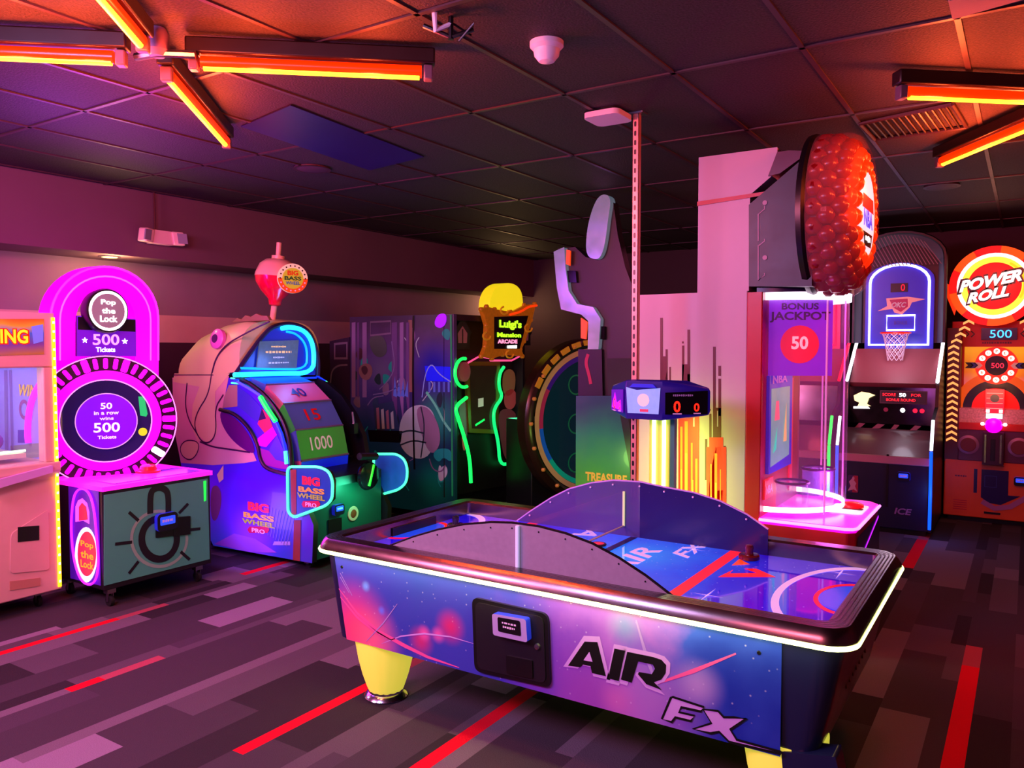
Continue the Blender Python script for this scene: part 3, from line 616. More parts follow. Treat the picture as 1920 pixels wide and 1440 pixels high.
# ------------------------------------------------ MAGENTA DIAL GAME
MAG=neon('magenta_light_panel','#ff00ff',1.25); MAG2=neon('magenta_bright','#ff20ff',2.2); PURP=neon('purple_light','#7a08ff',.85); GREENP=mat('grey_green_panel','#4cb89a',.45,noise=.08,nscale=5)
t=thing('dial_timing_game','glowing magenta padlock-shaped game with a round dial and grey-green base','arcade machine',(-5.5,3.4,0))
PX_=-5.13; py0,py1=2.945,3.775
MB().box(-5.80,PX_,py0,py1,.13,.80,DARK).build('pedestal',t,.008)
MB().prism([(-5.80,py0-.01,.80),(PX_+.02,py0-.01,.80),(PX_+.02,py1+.01,.80),(-5.80,py1+.01,.80)],(0,0,.03),neon('deck_magenta','#ff20e0',.9)).build('deck',t,.008)
MB().prism([(-5.45,py0+.1,.832),(PX_-.03,py0+.1,.832),(PX_-.03,py1-.06,.832),(-5.45,py1-.06,.832)],(0,0,.004),mat('deck_art','#8060c8',.2,noise=.4,nscale=20)).build('deck_plate',t)
bc=onZ(278,884,.84); MB().lathe((bc.x,bc.y,.836),(0,0,1),[(.085,0),(.085,.012),(.06,.018),(.055,.045),(.04,.055),(.01,.058)],mat('red_button','#ff1020',.25,0,'#ff1020',1.0)).build('push_button',t)
g=MB(); gp=PXs(PX_,((194,1098),(194,928),(388,897),(392,1048)),.004); g.prism(gp,(.004,0,0),GREENP); g.build('front_panel',t)
d=.011; ic=MB(); DK=mat('icon_black','#15101c',.4); PALE=mat('panel_pale','#8fc0a8',.45)
ring_=[(297+52*math.cos(a*math.pi/16),1010-52*math.sin(a*math.pi/16)) for a in range(32)]
stroke(ic,PXs(PX_,ring_,d-.001),.022,XR,PALE,True)
stroke(ic,PXs(PX_,smooth([(280,963),(280,930),(284,918),(297,913),(310,918),(314,930),(314,963)],2),d),.045,XR,DK)
arc=[(297+33*math.cos(math.radians(a)),1010-38*math.sin(math.radians(a))) for a in range(75,395,12)]
stroke(ic,PXs(PX_,arc,d),.05,XR,DK)
for a_,b_ in (((240,960),(258,976)),((351,944),(334,962)),((214,1020),(246,1016)),((240,1075),(258,1052)),((337,1034),(354,1049)),((345,994),(374,991))): stroke(ic,PXs(PX_,(a_,b_),d),.022,XR,DK)
ic.build('padlock_icon',t)
MB().prism(PXs(PX_,((322,970),(354,967),(354,1001),(322,1005)),.009),(.012,0,0),BLACK).build('coin_door',t,.003); MB().prism(PXs(PX_,((290,990),(322,987),(322,1004),(290,1008)),.009),(.01,0,0),BLACK).build('slot_plate',t,.003)
c=onX(309,977,PX_+.01); grill_reader(c.x,c.y,c.z,t,k=1.45)
MB().poly(PXs(PX_,((380,902),(385,901),(385,938),(381,940)),.010),neon('green_led_strip','#20ff50',1.0)).build('green_light',t)  # green light strip at the right end of the panel
# purple side with oval sign
s=MB(); sp=PYs(py0,((129,905),(186,917),(190,1098),(133,1084)),.004); s.poly(sp,mat('side_purple','#5a18b0',.35,0,'#5010c0',.35)); s.build('side_art',t)
def ell(cx,cy,rx,ry,n=28): return [(cx+rx*math.cos(2*math.pi*k/n),cy-ry*math.sin(2*math.pi*k/n)) for k in range(n)]
s=MB(); s.tube(PYs(py0,smooth([(140,935),(148,918),(160,915),(172,925),(180,955),(184,1000),(188,1045),(186,1080),(176,1096),(162,1094),(150,1078),(140,1040),(136,985)],2,True),.012),.008,neon('violet_neon','#c020ff',1.8),6,True)
s.poly(PYs(py0,ell(163,1040,21,52),.006),neon('oval_white','#f0e0ff',1.3)); s.poly(PYs(py0,ell(165,1038,17.5,42),.008),neon('oval_red','#ff2048',1.0))
s.poly(PYs(py0,((143,978),(143,950),(148,938),(156,934),(165,943),(169,960),(169,982),(158,976)),.006),neon('shackle_pink','#ff50f0',1.3)); s.poly(PYs(py0,((150,976),(150,950),(156,942),(164,950),(167,974)),.008),M['oval_red']); s.build('side_sign',t)
s=MB(); OT=neon('orange_letters','#ffa020',1.0)
for k,wd_ in enumerate(('Pop','the','Lock')):
    txtY(s,wd_,(154,1024+18*k+2),(178,1008+18*k+4),py0,OT,d=.010)
s.build('side_lettering',t)
# neck
MB().box(-5.99,-5.90,3.05,3.72,.83,1.8,MAG).build('neck',t,.01)
# arch body
AX=-5.74
def stad(x0,x1,ytop,ybot,n=20,ry=None):
    cx=(x0+x1)/2; rx=(x1-x0)/2; ry=ry or rx*1.0
    return [(x0,ybot)]+[(cx-rx*math.cos(math.pi*k/n),ytop+ry-ry*math.sin(math.pi*k/n)) for k in range(n+1)]+[(x1,ybot)]
oo=PXs(AX,stad(93,298,498,676,ry=98)); ii=PXs(AX,stad(142,254,543,676,ry=62)); n=len(oo)
oo[-1]=onX(298,722,AX); ii[-1]=onX(254,722,AX)
a=MB(); V=oo+ii+[p+Vector((-.16,0,0)) for p in oo+ii]
fs=[]
for k in range(n-1): fs+=[(k,n+k,n+k+1,k+1),(2*n+k,2*n+k+1,3*n+k+1,3*n+k),(k,k+1,2*n+k+1,2*n+k),(n+k,3*n+k,3*n+k+1,n+k+1)]
a.add(V,fs,MAG); a.build('arch_frame',t,.006)
a=MB(); stroke(a,PXs(AX,stad(112,282,518,676,ry=82),.004),.012,XR,neon('magenta_pale','#ff60ff',1.2)); a.tube([p+Vector((.004,0,0)) for p in PXs(AX,stad(95,296,500,676,ry=97),.0)],.008,MAG2,6); a.build('arch_lines',t)
# sign under badge
s=MB(); s.prism(PXs(AX,((142,592),(253,598),(254,668),(142,668)),.012),(-.05,0,0),mat('sign_violet','#6a10c8',.35,0,'#7a10e0',.55),DARK); s.build('ticket_sign',t)
s=MB(); s.poly(PXs(AX,((144,594),(252,600),(252,622),(144,618)),.014),DARK)
txtX(s,'500',(172,647),(222,626),AX,neon('sign_pinkwhite','#ffb0ff',1),d=.015); txtX(s,'Tickets',(178,660),(214,651),AX,WLED,d=.015)
for cx,cy in ((157,638),(232,640)):
    s.poly(PXs(AX,[(cx+(6 if k%2==0 else 2.5)*math.sin(k*math.pi/5),cy-(6 if k%2==0 else 2.5)*math.cos(k*math.pi/5)) for k in range(10)],.015),WLED)
s.build('ticket_lettering',t)
# badge
bc=onX(200,583,-5.66); s=MB(); s.lathe(bc,(1,0,0),[(.155,-.07),(.165,0),(.155,.02),(.13,.022)],BLACK,40); s.build('badge_rim',t)
s=MB(); s.ring(bc+Vector((.024,0,0)),YR,ZR,.125,.145,neon('badge_white_ring','#ffffff',2.2)); s.ring(bc+Vector((.0235,0,0)),YR,ZR,0,.125,mat('badge_grey','#8a7880',.4,0,'#807080',.5)); s.build('badge_face',t)
s=MB()
for k,wd_ in enumerate(('Pop','the','Lock')): s.text(wd_,bc+Vector((.027,0,.058-.058*k)),YR,ZR,.046 if k!=1 else .04,WLED,(.11,.10,.13)[k],0,.02,center=True)
s.build('badge_lettering',t)
# dial
DX=-5.58; dc=onX(200,789,DX); dr=(onX(200,666,DX)-dc).length; XD=Vector((math.cos(math.radians(30)),-math.sin(math.radians(30)),0)); YD=Vector((math.sin(math.radians(30)),math.cos(math.radians(30)),0)); kk=dr/.485
dl=MB(); dl.lathe(dc+XD*(-.14),XD,[(.44*kk,0),(.485*kk,.02),(.485*kk,.12),(.475*kk,.14)],BLACK,64); dl.build('dial_housing',t)
dl=MB(); dl.ring(dc+XD*(.002),YD,ZR,.372*kk,.478*kk,mat('dial_dark','#240020',.3,0,'#300028',.35),n=72); dl.ring(dc+XD*(.003),YD,ZR,.474*kk,.482*kk,neon('dial_pale','#ff90ff',1.5),n=72); dl.build('dial_ring',t)
dl=MB(); dl.ring(dc+XD*(.006),YD,ZR,.305*kk,.372*kk,MAG,n=72); dl.ring(dc+XD*(.007),YD,ZR,.30*kk,.308*kk,M['dial_pale'],n=72); dl.build('inner_ring',t)
for k in range(40):
    a=2*math.pi*k/40; wdt = .0195*kk if k%4 else .03*kk
    rr=YD*math.cos(a)+ZR*math.sin(a); uu=rr.cross(XD); white = k==36
    ln=.08 if k%4 else .095
    q=MB().prism([dc+XD*(.004)+rr*(.424*kk+i)+uu*j for i,j in rrect(ln*kk,wdt*1.5,.012*kk,3)],(.005,0,0),neon('segment_white','#ffffff',4) if white else MAG); q.build('light_segment',t)
dl=MB(); dl.ring(dc+XD*(.004),YD,ZR,0,.302*kk,mat('dial_glass','#282050',.06,0,'#201850',.35,coat=1),n=64); dl.build('dial_glass',t)
cc=dc+XD*.03; dl=MB(); dl.lathe(cc+XD*(-.02),XD,[(.205*kk,0),(.205*kk,.02)],neon('dial_purple','#6a00d8',.9),48); dl.ring(cc+XD*(.002),YD,ZR,.20*kk,.207*kk,mat('pale_ring','#c0a0c8',.3,0,'#d0a0e0',.8),n=48); dl.build('centre_disc',t)
dl=MB()
for s_,dz,h,wd_ in (('50',.11,.045,.075),('in a row',.06,.026,.16),('wins',.02,.022,.09),('500',-.045,.07,.17),('Tickets',-.115,.024,.12)): dl.text(s_,cc+(XD*.004+ZR*dz),YD,ZR,h,neon('lilac_letters','#e8c8ff',1.5),wd_,0,.02,center=True)
dl.build('dial_lettering',t)
for k,(a,c) in enumerate(((262,744),(258,775))): pass
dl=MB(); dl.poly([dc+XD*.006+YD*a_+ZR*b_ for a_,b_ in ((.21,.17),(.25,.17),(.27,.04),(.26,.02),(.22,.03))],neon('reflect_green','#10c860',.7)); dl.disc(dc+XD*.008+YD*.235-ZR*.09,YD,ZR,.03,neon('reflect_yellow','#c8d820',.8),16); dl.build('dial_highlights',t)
for a,c in ((-5.2,3.02),(-5.2,3.70),(-5.7,3.70),(-5.7,3.02)): caster(a,c,t,.12)
lamp('magenta_dial_glow','AREA',(-5.35,3.4,1.25),16,(1,.03,1),.8,(-4.0,3.4,.9),.8); lamp('magenta_arch_glow','AREA',(-5.60,3.4,2.1),12,(1,.03,1),.5,(-4.5,3.6,2.6),.4)

# ------------------------------------------------ FISHING WHEEL GAME
t=thing('fishing_wheel_game','fish-shaped spinning wheel game with blue side and a float on top','arcade machine',(-5.4,4.75,0))
Y0,Y1=4.30,5.20
FISH=mat('fish_cream','#dcd898',.4); FISHP=mat('fish_cream_pink_lit','#d4b0a8',.4); LINE=mat('fish_outline','#3a1848',.4); BLUEP=art('lake_print','Z',.0,.95,[(0,'#2048b8'),(.35,'#5a28c8'),(.7,'#4a10d0'),(1,'#3a20e0')],[(-5.35,4.3,.15,.35,'#9a40d8',.7),(-5.9,4.3,.5,.3,'#7a18e8',.7),(-4.9,4.3,.4,.3,'#1858c8',.8),(-5.8,4.3,.9,.25,'#6a20d8',.6)],es=.20)  # pinker belly cream has the magenta light painted into its colour
so=[(324,708),(326,800),(345,900),(400,1032),(585,1056),(588,985),(545,878),(538,835),(520,790),(497,752),(470,727),(440,710),(400,703)]
for yy,nm in ((Y0,'side_panel'),(Y1-.05,'side_panel')):
    pts=PYs(Y0,so); [setattr(p,'y',yy) for p in pts]; [setattr(p,'z',max(p.z,.06)) for p in pts]
    MB().prism(pts,(0,.05,0),BLUEP if yy==Y0 else DARK,BLACK).build(nm,t,.003)
MB().box(-6.3,-5.0,Y0+.05,Y1-.05,.08,.80,DARK).build('core_cabinet',t)
MB().box(-6.3,-5.62,Y0+.05,Y1-.05,.80,1.5,DARK).build('core_cabinet',t)
# head: rings from mouth to back
def headring(X, zt, zb, f): 
    w2=(Y1-Y0)/2*f; cy=(Y0+Y1)/2; P=[]
    for k in range(17):
        a=math.pi*k/16; P.append((X, cy-w2*math.copysign(abs(math.cos(a))**.55,math.cos(a)), zb+(zt-zb)*math.sin(a)**.62))
    return P
hd=MB(); hd.loft([headring(-6.33,1.60,1.45,.8),headring(-6.28,1.74,1.45,.97),headring(-6.10,1.88,1.47,1),headring(-5.85,1.96,1.5,1),headring(-5.55,2.0,1.545,1),headring(-5.45,1.98,1.55,.99)],FISH); hd.build('fish_head',t)
fin=MB(); fin.prism(PYs(4.45,((435,604),(445,596),(452,599),(460,591),(470,594),(480,588),(490,592),(500,592),(505,600))),(0,.03,0),mat('fin_brown','#8a6a50',.5)); fin.build('fin',t)
# fish drawing on side
dr_=MB(); e=.004
dr_.poly(PYs(Y0,((324,708),(326,800),(340,868),(400,872),(460,868),(482,864),(470,835),(440,790),(418,765),(425,730),(430,705),(400,703)),e),FISHP)
dr_.poly(PYs(Y0,((325,716),(328,700),(432,700),(400,740),(392,775),(372,830),(360,800),(362,760),(375,725)),e+.001),FISH)
dr_.poly(PYs(Y0,smooth([(362,800),(378,770),(392,720),(405,715),(404,770),(410,812),(395,832),(378,822)],2,True),e+.002),FISH)
for l_ in ([(398,700),(392,740),(372,770),(365,795),(372,818),(385,832),(400,826),(407,806),(404,765),(420,740)],[(352,718),(348,760),(356,790),(372,815)],[(376,828),(400,838),(430,842),(470,848)]): stroke(dr_,PYs(Y0,smooth(l_,2),e+.003),.014,-YR,LINE)
dr_.poly(PYs(Y0,smooth([(338,838),(350,824),(375,828),(372,850),(358,864),(342,855)],2,True),e+.002),FISH); stroke(dr_,PYs(Y0,smooth([(338,838),(350,824),(375,828),(372,850),(358,864),(342,855)],2,True),e+.003),.010,-YR,LINE,True)
dr_.poly(PYs(Y0,smooth([(396,915),(408,908),(417,925),(415,955),(405,980),(396,968)],2,True),e+.002),mat('fish_tail_brown','#7a4a70',.4)); dr_.poly(PYs(Y0,((408,890),(420,872),(420,898),(412,905)),e+.002),FISH)
dr_.build('fish_drawing',t)
# gill line and eye on head (curved strips standing on the surface)
ey=onY(404,636,Y0-.012); MB().lathe(ey+Vector((0,.04,0)),(0,-1,.15),[(.085,0),(.085,.03),(.06,.045),(.03,.05)],mat('eye_pink','#e070d0',.3),24).lathe(ey+Vector((0,.0,.005)),(0,-1,.15),[(.042,0),(.035,.012)],mat('eye_dark','#4a1060',.2),20).build('eye',t)
e2=MB(); e2.tube(PYs(Y0-.0,smooth([(397,702),(405,670),(425,645),(455,628),(482,614),(505,603)],2)),.007,LINE,6); e2.tube(PYs(Y0-.005,[(326,703),(360,703),(400,703)]),.004,LINE,6); e2.build('gill_line',t)
# mouth opening, neon
OX=-5.44
mo=smooth([(436,703),(462,668),(490,632),(510,613),(545,610),(572,620),(586,645),(592,675),(591,703)],2)
MB().poly(PXs(OX,mo,.002),mat('mouth_blue','#082098',.3,0,'#0830d0',.4)).build('mouth_panel',t)
MB().prism(PXs(OX,((484,640),(557,638),(553,690),(478,690)),.01),(.012,0,0),mat('hint_screen','#3a5068',.3,0,'#48607a',.6,noise=.5,nscale=25)).build('display_screen',t)
sx=MB(); CY_=neon('screen_letters','#d8b070',.8)
for k,w_ in enumerate((.16,.28,.12,.22)): bars_txt(sx,onX(519,650+10*k,OX)+XR*.025,YR,ZR,w_,.025 if k==1 else .015,CY_ if k<2 else mat('screen_palegrey','#a8b0c0',.3,0,'#a8b0c0',.7),7)
sx.build('screen_lettering',t)
CYN=neon('cyan_neon','#20c8ff',2.6); CYG=neon('aqua_neon','#40f0a0',1.9); BLN=neon('blue_neon','#1030ff',1.8); GRN=neon('green_neon','#10ff50',2.0)
sx=MB(); sx.tube(PXs(OX,smooth([(436,703),(520,700),(584,700),(586,660),(580,635),(565,618),(540,613),(525,616)],2),.02),.020,CYN,8); sx.tube(PXs(OX,smooth([(448,690),(520,692),(572,692),(574,660),(568,640),(552,625),(535,622)],2),.015),.010,neon('cyan_neon_soft','#10a0e0',1.4),8); sx.tube(PXs(OX,((436,712),(520,710),(590,708)),.02),.008,BLN,6); sx.build('mouth_neon',t)
MB().tube(PXs(OX,smooth([(440,704),(464,668),(492,630),(512,611),(546,606),(575,616),(590,643),(597,675),(596,705)],2),.0),.020,mat('lip_dark','#2a2050',.3),8).build('lip',t)
# wheel
wc=Vector((-5.55,0,.80)); R_=.72
wm={0:mat('plank_pink','#d86888',.4),1:mat('plank_blue','#5070c0',.4),2:mat('plank_green','#40a040',.4,0,'#20a030',.15),3:mat('plank_indigo','#1018b8',.4,0,'#0818e0',.5)}
wh=MB()
for k in range(18):
    a0=math.radians(-16+20*k); a1=math.radians(4+20*k)
    mm={1:wm[2],2:wm[1],3:wm[0]}.get(k, wm[3])
    P=[(wc.x+R_*math.cos(a),y,wc.z+R_*math.sin(a)) for a in (a0,a1) for y in (4.40,4.92)]
    wh.add(P,[(0,1,3,2)],mm)
    wh.add([P[0],P[2],(wc.x,4.40,wc.z)],[(0,1,2)],wm[k%3]); wh.add([P[1],P[3],(wc.x,4.92,wc.z)],[(0,1,2)],DARK)
wh.build('prize_wheel',t)
for k,s_,m_ in ((1,'1000',WT),(2,'15',REDT),(3,'40',mat('indigo_letters','#2a1070',.4))):
    am=math.radians(-6+20*k); c=Vector((wc.x+(R_*.986+.006)*math.cos(am),4.64,wc.z+(R_*.986+.006)*math.sin(am))); uu=Vector((-math.sin(am),0,math.cos(am)))
    MB().text(s_,c,YR,uu,.11,m_,.24 if len(s_)>2 else .15,0,.01,center=True).build('wheel_number',t)
for k in range(4):
    am=math.radians(4+20*k); c=Vector((wc.x+R_*math.cos(am),4.66,wc.z+R_*math.sin(am))); 
    MB().tube([(c.x,4.40,c.z),(c.x,4.92,c.z)],.009,mat('wheel_bar','#6a5078',.3),6).build('wheel_divider',t)
# curved side window art and rims
w_=MB(); q_=[((430,722),(446,722),(446,762),(418,765),(421,745)),((446,724),(470,742),(492,765),(500,785),(480,790),(458,770),(446,762)),((492,765),(505,780),(512,800),(497,812),(484,795)),((512,800),(520,815),(500,838),(484,835),(484,822)),((520,815),(533,845),(540,868),(518,862),(505,845)),((488,840),(505,845),(518,862),(540,868),(543,880),(522,878),(492,870))]
for q,m_ in zip(q_,(mat('win_tan','#a08a80',.3),mat('win_blue','#3030b8',.3,0,'#2828d0',.3),mat('win_red','#d03058',.3,0,'#d03058',.3),mat('win_magenta','#e010e0',.3,0,'#e010e0',.5),mat('win_indigo','#4038b8',.3,0,'#4038d0',.3),mat('win_violet','#8a20a0',.3,0,'#8020a0',.3))): w_.poly(PYs(Y0,q,.005),m_)
w_.poly(PYs(Y0,smooth([(412,772),(425,772),(450,790),(472,822),(480,848),(470,850),(440,830),(418,800)],2,True),.006),mat('hollow_purple','#5a1078',.3)); w_.build('side_window',t)
w_=MB(); w_.tube(PYs(Y0-.01,smooth([(412,768),(440,775),(468,802),(484,835),(488,862),(500,880),(540,890)],2)),.016,BLACK,8); w_.tube(PYs(Y0-.01,smooth([(438,704),(475,722),(505,748),(530,785),(544,825),(548,880)],2)),.018,BLACK,8); w_.build('wheel_rim',t)
w_=MB(); w_.tube(PYs(Y0-.02,smooth([(445,716),(470,730),(488,742)],1)),.012,neon('periwinkle_neon','#4848ff',1.2),8); w_.tube(PYs(Y0-.02,((488,744),(500,765),(517,790))),.02,GRN,8); w_.tube(PYs(Y0-.02,((518,792),(528,815),(535,845))),.014,BLN,8); w_.tube(PYs(Y0-.02,((535,846),(537,870))),.014,CYG,8); w_.tube(PYs(Y0-.015,((433,709),(447,710),(447,719),(434,718))),.007,CYG,6); w_.build('rim_neon',t)
f_=[onY(x,y,Y1) for x,y in smooth([(592,704),(620,722),(648,765),(665,810),(673,868)],2)]
w_=MB(); w_.tube(f_,.016,BLACK,8); w_.build('far_wheel_rim',t); w_=MB(); w_.tube([p+Vector((.02,-.01,0)) for p in f_[:5]],.009,BLN,8); w_.tube([p+Vector((.02,-.01,0)) for p in f_[4:11]],.010,CYG,8); w_.tube([p+Vector((.02,-.01,0)) for p in f_[10:]],.010,CYN,8); w_.build('far_rim_neon',t)
w_=MB(); w_.prism([p for p in f_]+[onY(625,872,Y1),onY(600,760,Y1),onY(585,715,Y1)],(0,-.01,0),mat('tinted_window','#2a2848',.1,alpha=.8)); w_.build('far_window',t)
w_=MB(); c=onX(640,806,-4.86); c.y=5.02; w_.obox(c,YR,ZR,.05,.09,.05,CHROME); w_.tube([c,c+Vector((-.02,0,.14))],.01,CHROME); w_.build('pointer',t)
# control deck, wings, handle
MB().prism([(-5.0,4.42,.80),(-4.60,4.42,.72),(-4.60,5.08,.72),(-5.0,5.08,.80)],(0,0,-.07),BLACK).build('control_deck',t,.01)
MB().box(-5.0,-4.66,4.36,5.14,.08,.66,mat('teal_front','#0c5a4c',.4)).build('front_cabinet',t,.006)
wings=((Y0-.02,((540,875),(600,875),(618,884),(625,902),(624,936),(612,948),(552,970),(541,960)),((543,878),(548,968),'r')),(Y1-.02,((702,851),(745,851),(760,862),(765,880),(763,905),(748,918),(705,930),(700,925)),None))
FN=mat('wing_print','#1c48a0',.35,0,'#1848b0',.25,noise=.3,nscale=8)
for yy,pp_,_ in wings:
    pts=PYs(yy,pp_); MB().prism(pts,(0,.03,0),FN,DARK).build('side_wing',t)
    rp=rnd(pts,.05,4); MB().tube([p+Vector((0,-.006,0)) for p in rp],.011,CYG if yy<4.5 else CYG,8,True).build('wing_neon',t)
def bass(mb,x0,x1,yt,Y,s=1,d=.006):
    w_=x1-x0
    txtY(mb,'BIG',(x0+w_*.18,yt+16*s),(x1-w_*.18,yt),Y,mat('bass_red','#ff2838',.4,0,'#ff2030',.5),bold=.05,d=d)
    txtY(mb,'BASS',(x0+w_*.04,yt+29*s),(x1-w_*.02,yt+19*s),Y,mat('bass_gold','#e0a830',.4,0,'#d09820',.4),bold=.04,d=d); txtY(mb,'WHEEL',(x0,yt+40*s),(x1,yt+31*s),Y,mat('bass_green','#a0b828',.4,0,'#90a820',.35),bold=.04,d=d)
    mb.poly(PYs(Y,((x0+w_*.22,yt+47*s),(x1-w_*.22,yt+47*s),(x1-w_*.16,yt+53*s),(x1-w_*.22,yt+59*s),(x0+w_*.22,yt+59*s),(x0+w_*.16,yt+53*s)),d),mat('badge_crimson','#c01840',.4)); txtY(mb,'PRO',(x0+w_*.3,yt+57*s),(x1-w_*.3,yt+49*s),Y,WT,d=d+.001)
l_=MB(); bass(l_,455,516,940,Y0); l_.build('side_lettering',t)
l_=MB(); l_.poly(PYs(Y0-.02,((545,880),(556,880),(556,964),(547,965)),.003),mat('wood_pile','#8a4030',.5,noise=.3,nscale=9)); bass(l_,558,610,892,Y0-.02,1.0,d=.005); l_.build('wing_print',t)
l_=MB(); l_.poly(PYs(Y0,((552,975),(565,975),(563,1052),(550,1050)),.005),M['wood_pile']); l_.poly(PYs(Y0,((402,1020),(440,1000),(480,1010),(520,1036),(470,1035)),.005),mat('boat_lilac','#9a60c8',.4)); l_.poly(PYs(Y0,((515,1015),(545,1015),(545,1022),(512,1022)),.005),mat('boat_white','#a8a8d8',.4))
for k in range(9): stroke(l_,PYs(Y0,((498+5*k,1000+3*k),(505+6*k,950+2*k)),.005),.005,-YR,mat('reed','#7a88c0',.5))
l_.build('lake_drawing',t)
MB().lathe(onX(690,892,-4.55)+Vector((-.02,0,0)),(1,.0,0),[(.03,0),(.11,.0),(.12,.02),(.11,.04),(.03,.05)],GLOSSB,28).build('spin_handle',t)
hh=onX(690,892,-4.55); MB().tube([hh+Vector((.03,-.02,-.08)),hh+Vector((.03,.04,.09))],.011,mat('green_bar','#18a018',.4,0,'#18d018',.7)).tube([hh+Vector((.0,-.1,.17)),hh+Vector((0,.1,.15))],.03,BLACK).build('handle_bar',t)
c=onX(632,955,-4.655); grill_reader(-4.66,c.y,c.z,t); MB().prism(PXs(-4.655,((615,975),(640,970),(640,1000),(615,1005))),(.006,0,0),BLACK).build('coin_slot',t)
c=onX(662,963,-4.655); MB().lathe(c,(1,0,0),[(.062,0),(.058,.006)],mat('badge_cream','#d8b098',.4),24).lathe(c+Vector((.007,0,0)),(1,0,0),[(.035,0),(.03,.002)],mat('badge_brown','#903820',.4),12).build('round_badge',t)
for a,c in ((-4.78,4.42),(-4.78,5.06),(-6.1,4.42),(-6.1,5.06)): caster(a,c,t,.07)
# float topper
fc=onY(519,520,4.75); FRD=mat('float_red','#e01038',.22,coat=.6); FWH=mat('float_cream','#f0b8a0',.3,coat=.4); ax=Vector((-.12,.28,1)).normalized(); ax=Vector((.05,.06,1)).normalized()
MB().tube([onY(511,600,4.75),fc-ax*.15],.026,FWH,12).build('lower_stem',t)
MB().lathe(fc,ax,[(.03,-.25),(.05,-.24),(.06,-.19),(.13,-.12),(.175,-.05),(.185,.0)],FRD,32).build('float_bottom',t); MB().lathe(fc,ax,[(.186,.0),(.182,.03),(.15,.11),(.10,.15),(.04,.16)],FWH,32).build('float_top',t)
MB().lathe(fc+ax*.155,ax,[(.055,0),(.055,.03)],FWH,16).tube([fc+ax*.16,fc+ax*.30],.022,FWH,12).build('upper_stem',t)
c=onX(549,522,fc.x+.10); n_=Vector((.86,-.5,.0)).normalized(); r_=ZR.cross(n_).normalized(); c=onY(549,522,4.70)
fb=MB(); fb.lathe(c-n_*.03,n_,[(.125,0),(.125,.03)],mat('sign_cream','#f0d8b0',.4,0,'#f0d8b0',.3),36); fb.build('round_sign',t)
fb=MB(); o=c+n_*.003; fb.ring(o,r_,ZR,.085,.124,mat('sign_orange','#e85018',.4,0,'#e85018',.3),180,360); fb.ring(o+n_*.001,r_,ZR,0,.088,mat('sign_yellowgreen','#b8c830',.4,0,'#a8b828',.3)); 
for k in range(18): a=math.pi*2*k/18; fb.disc(o+n_*.002+r_*(.105*math.cos(a))+ZR*(.105*math.sin(a)),r_,ZR,.007,BLACK if a<3.2 else WT,8)
fb.text('BIG',o+n_*.003+ZR*.045,r_,ZR,.04,mat('bass_orange','#d84810',.4),.09,0,.04,center=True); fb.text('BASS',o+n_*.003,r_,ZR,.034,mat('bass_dkgreen','#186828',.4),.14,0,.04,center=True); fb.text('WHEEL',o+n_*.003-ZR*.04,r_,ZR,.028,mat('bass_lake','#2878b0',.4),.12,0,.03,center=True); fb.build('sign_lettering',t)
lamp('blue_wheel_glow','POINT',(-5.15,4.7,1.62),5,(.1,.25,1),.08); lamp('aqua_wing_glow','POINT',(-4.45,4.75,.6),7,(.05,1,.5),.08); lamp('violet_side_fill','AREA',(-5.3,3.95,.35),5,(.3,.1,1),.4,(-5.3,4.3,.4),.3)  # the violet side light is an added fill, no lamp stands there

# ------------------------------------------------ GHOST HOUSE SHOOTING CABINET
t=thing('haunted_house_cabinet','dark two-seat shooting cabinet with purple haunted room print and green neon front','arcade machine',(-5.45,6.95,0))
LY=6.30; LX=-4.75; LY2=7.62
hp=art('haunted_room_print','Z',.3,2.0,[(0,'#0a3a40'),(.35,'#182a50'),(.6,'#3c2c6c'),(.8,'#503878'),(1,'#382650')],[(-5.0,LY,1.55,.35,'#0a10a0',.95),(-4.95,LY,1.05,.35,'#20a080',.6),(-5.7,LY,1.5,.25,'#6a5a80',.5),(-5.2,LY,.9,.2,'#60a098',.6),(-5.0,LY,.4,.3,'#0a7a6a',.6)],es=.14)  # weak emission put into the print brightens the artwork
MB().box(-6.15,LX,LY,LY+.05,.08,2.08,hp).build('side_panel',t,.004)
MB().box(-6.15,LX,LY2-.05,LY2,.08,2.08,DARK).build('side_panel',t,.004); MB().box(-6.15,-5.0,LY+.05,LY2-.05,.08,2.06,BLACK).build('rear_body',t); MB().box(-6.15,LX,LY+.05,LY2-.05,2.02,2.08,BLACK).build('roof',t)
r=MB(); e=.004
CU=mat('curtain_plum','#664a8c',.5); CU2=mat('curtain_mauve','#8c74b0',.5); BRZ=mat('drape_bronze','#8a6a60',.5); TEALP=mat('print_teal','#1a8a88',.4,0,'#108a80',.12); CRM=mat('print_bone','#b0d8d4',.45); GRY=mat('print_greypurple','#7a6e90',.5); LBL=mat('print_moonblue','#5878d0',.4,0,'#3858d0',.15)
for k,(a,w_) in enumerate(((660,7),(670,4),(680,8),(735,10),(750,7),(762,6))): r.poly(PYs(LY,((a,605),(a+w_,604),(a+w_,745 if k<3 else 800),(a,745)),e),CU if k%2 else CU2)
r.poly(PYs(LY,((766,600),(773,600),(775,735),(768,735)),e),BRZ)
stroke(r,PYs(LY,((695,604),(733,602),(733,625),(695,629)),e),.02,-YR,GRY,True)
r.poly(PYs(LY,smooth([(690,635),(705,628),(722,632),(728,660),(715,672),(700,665)],2,True),e+.001),mat('print_sage','#4a5a5c',.5))
r.poly(PYs(LY,smooth([(672,690),(684,680),(697,684),(700,700),(690,715),(676,708)],2,True),e+.001),mat('print_rosebrown','#8a6a70',.5)); r.poly(PYs(LY,smooth([(676,690),(686,684),(692,695),(684,706)],2,True),e+.002),mat('print_wine','#4a2a40',.5))
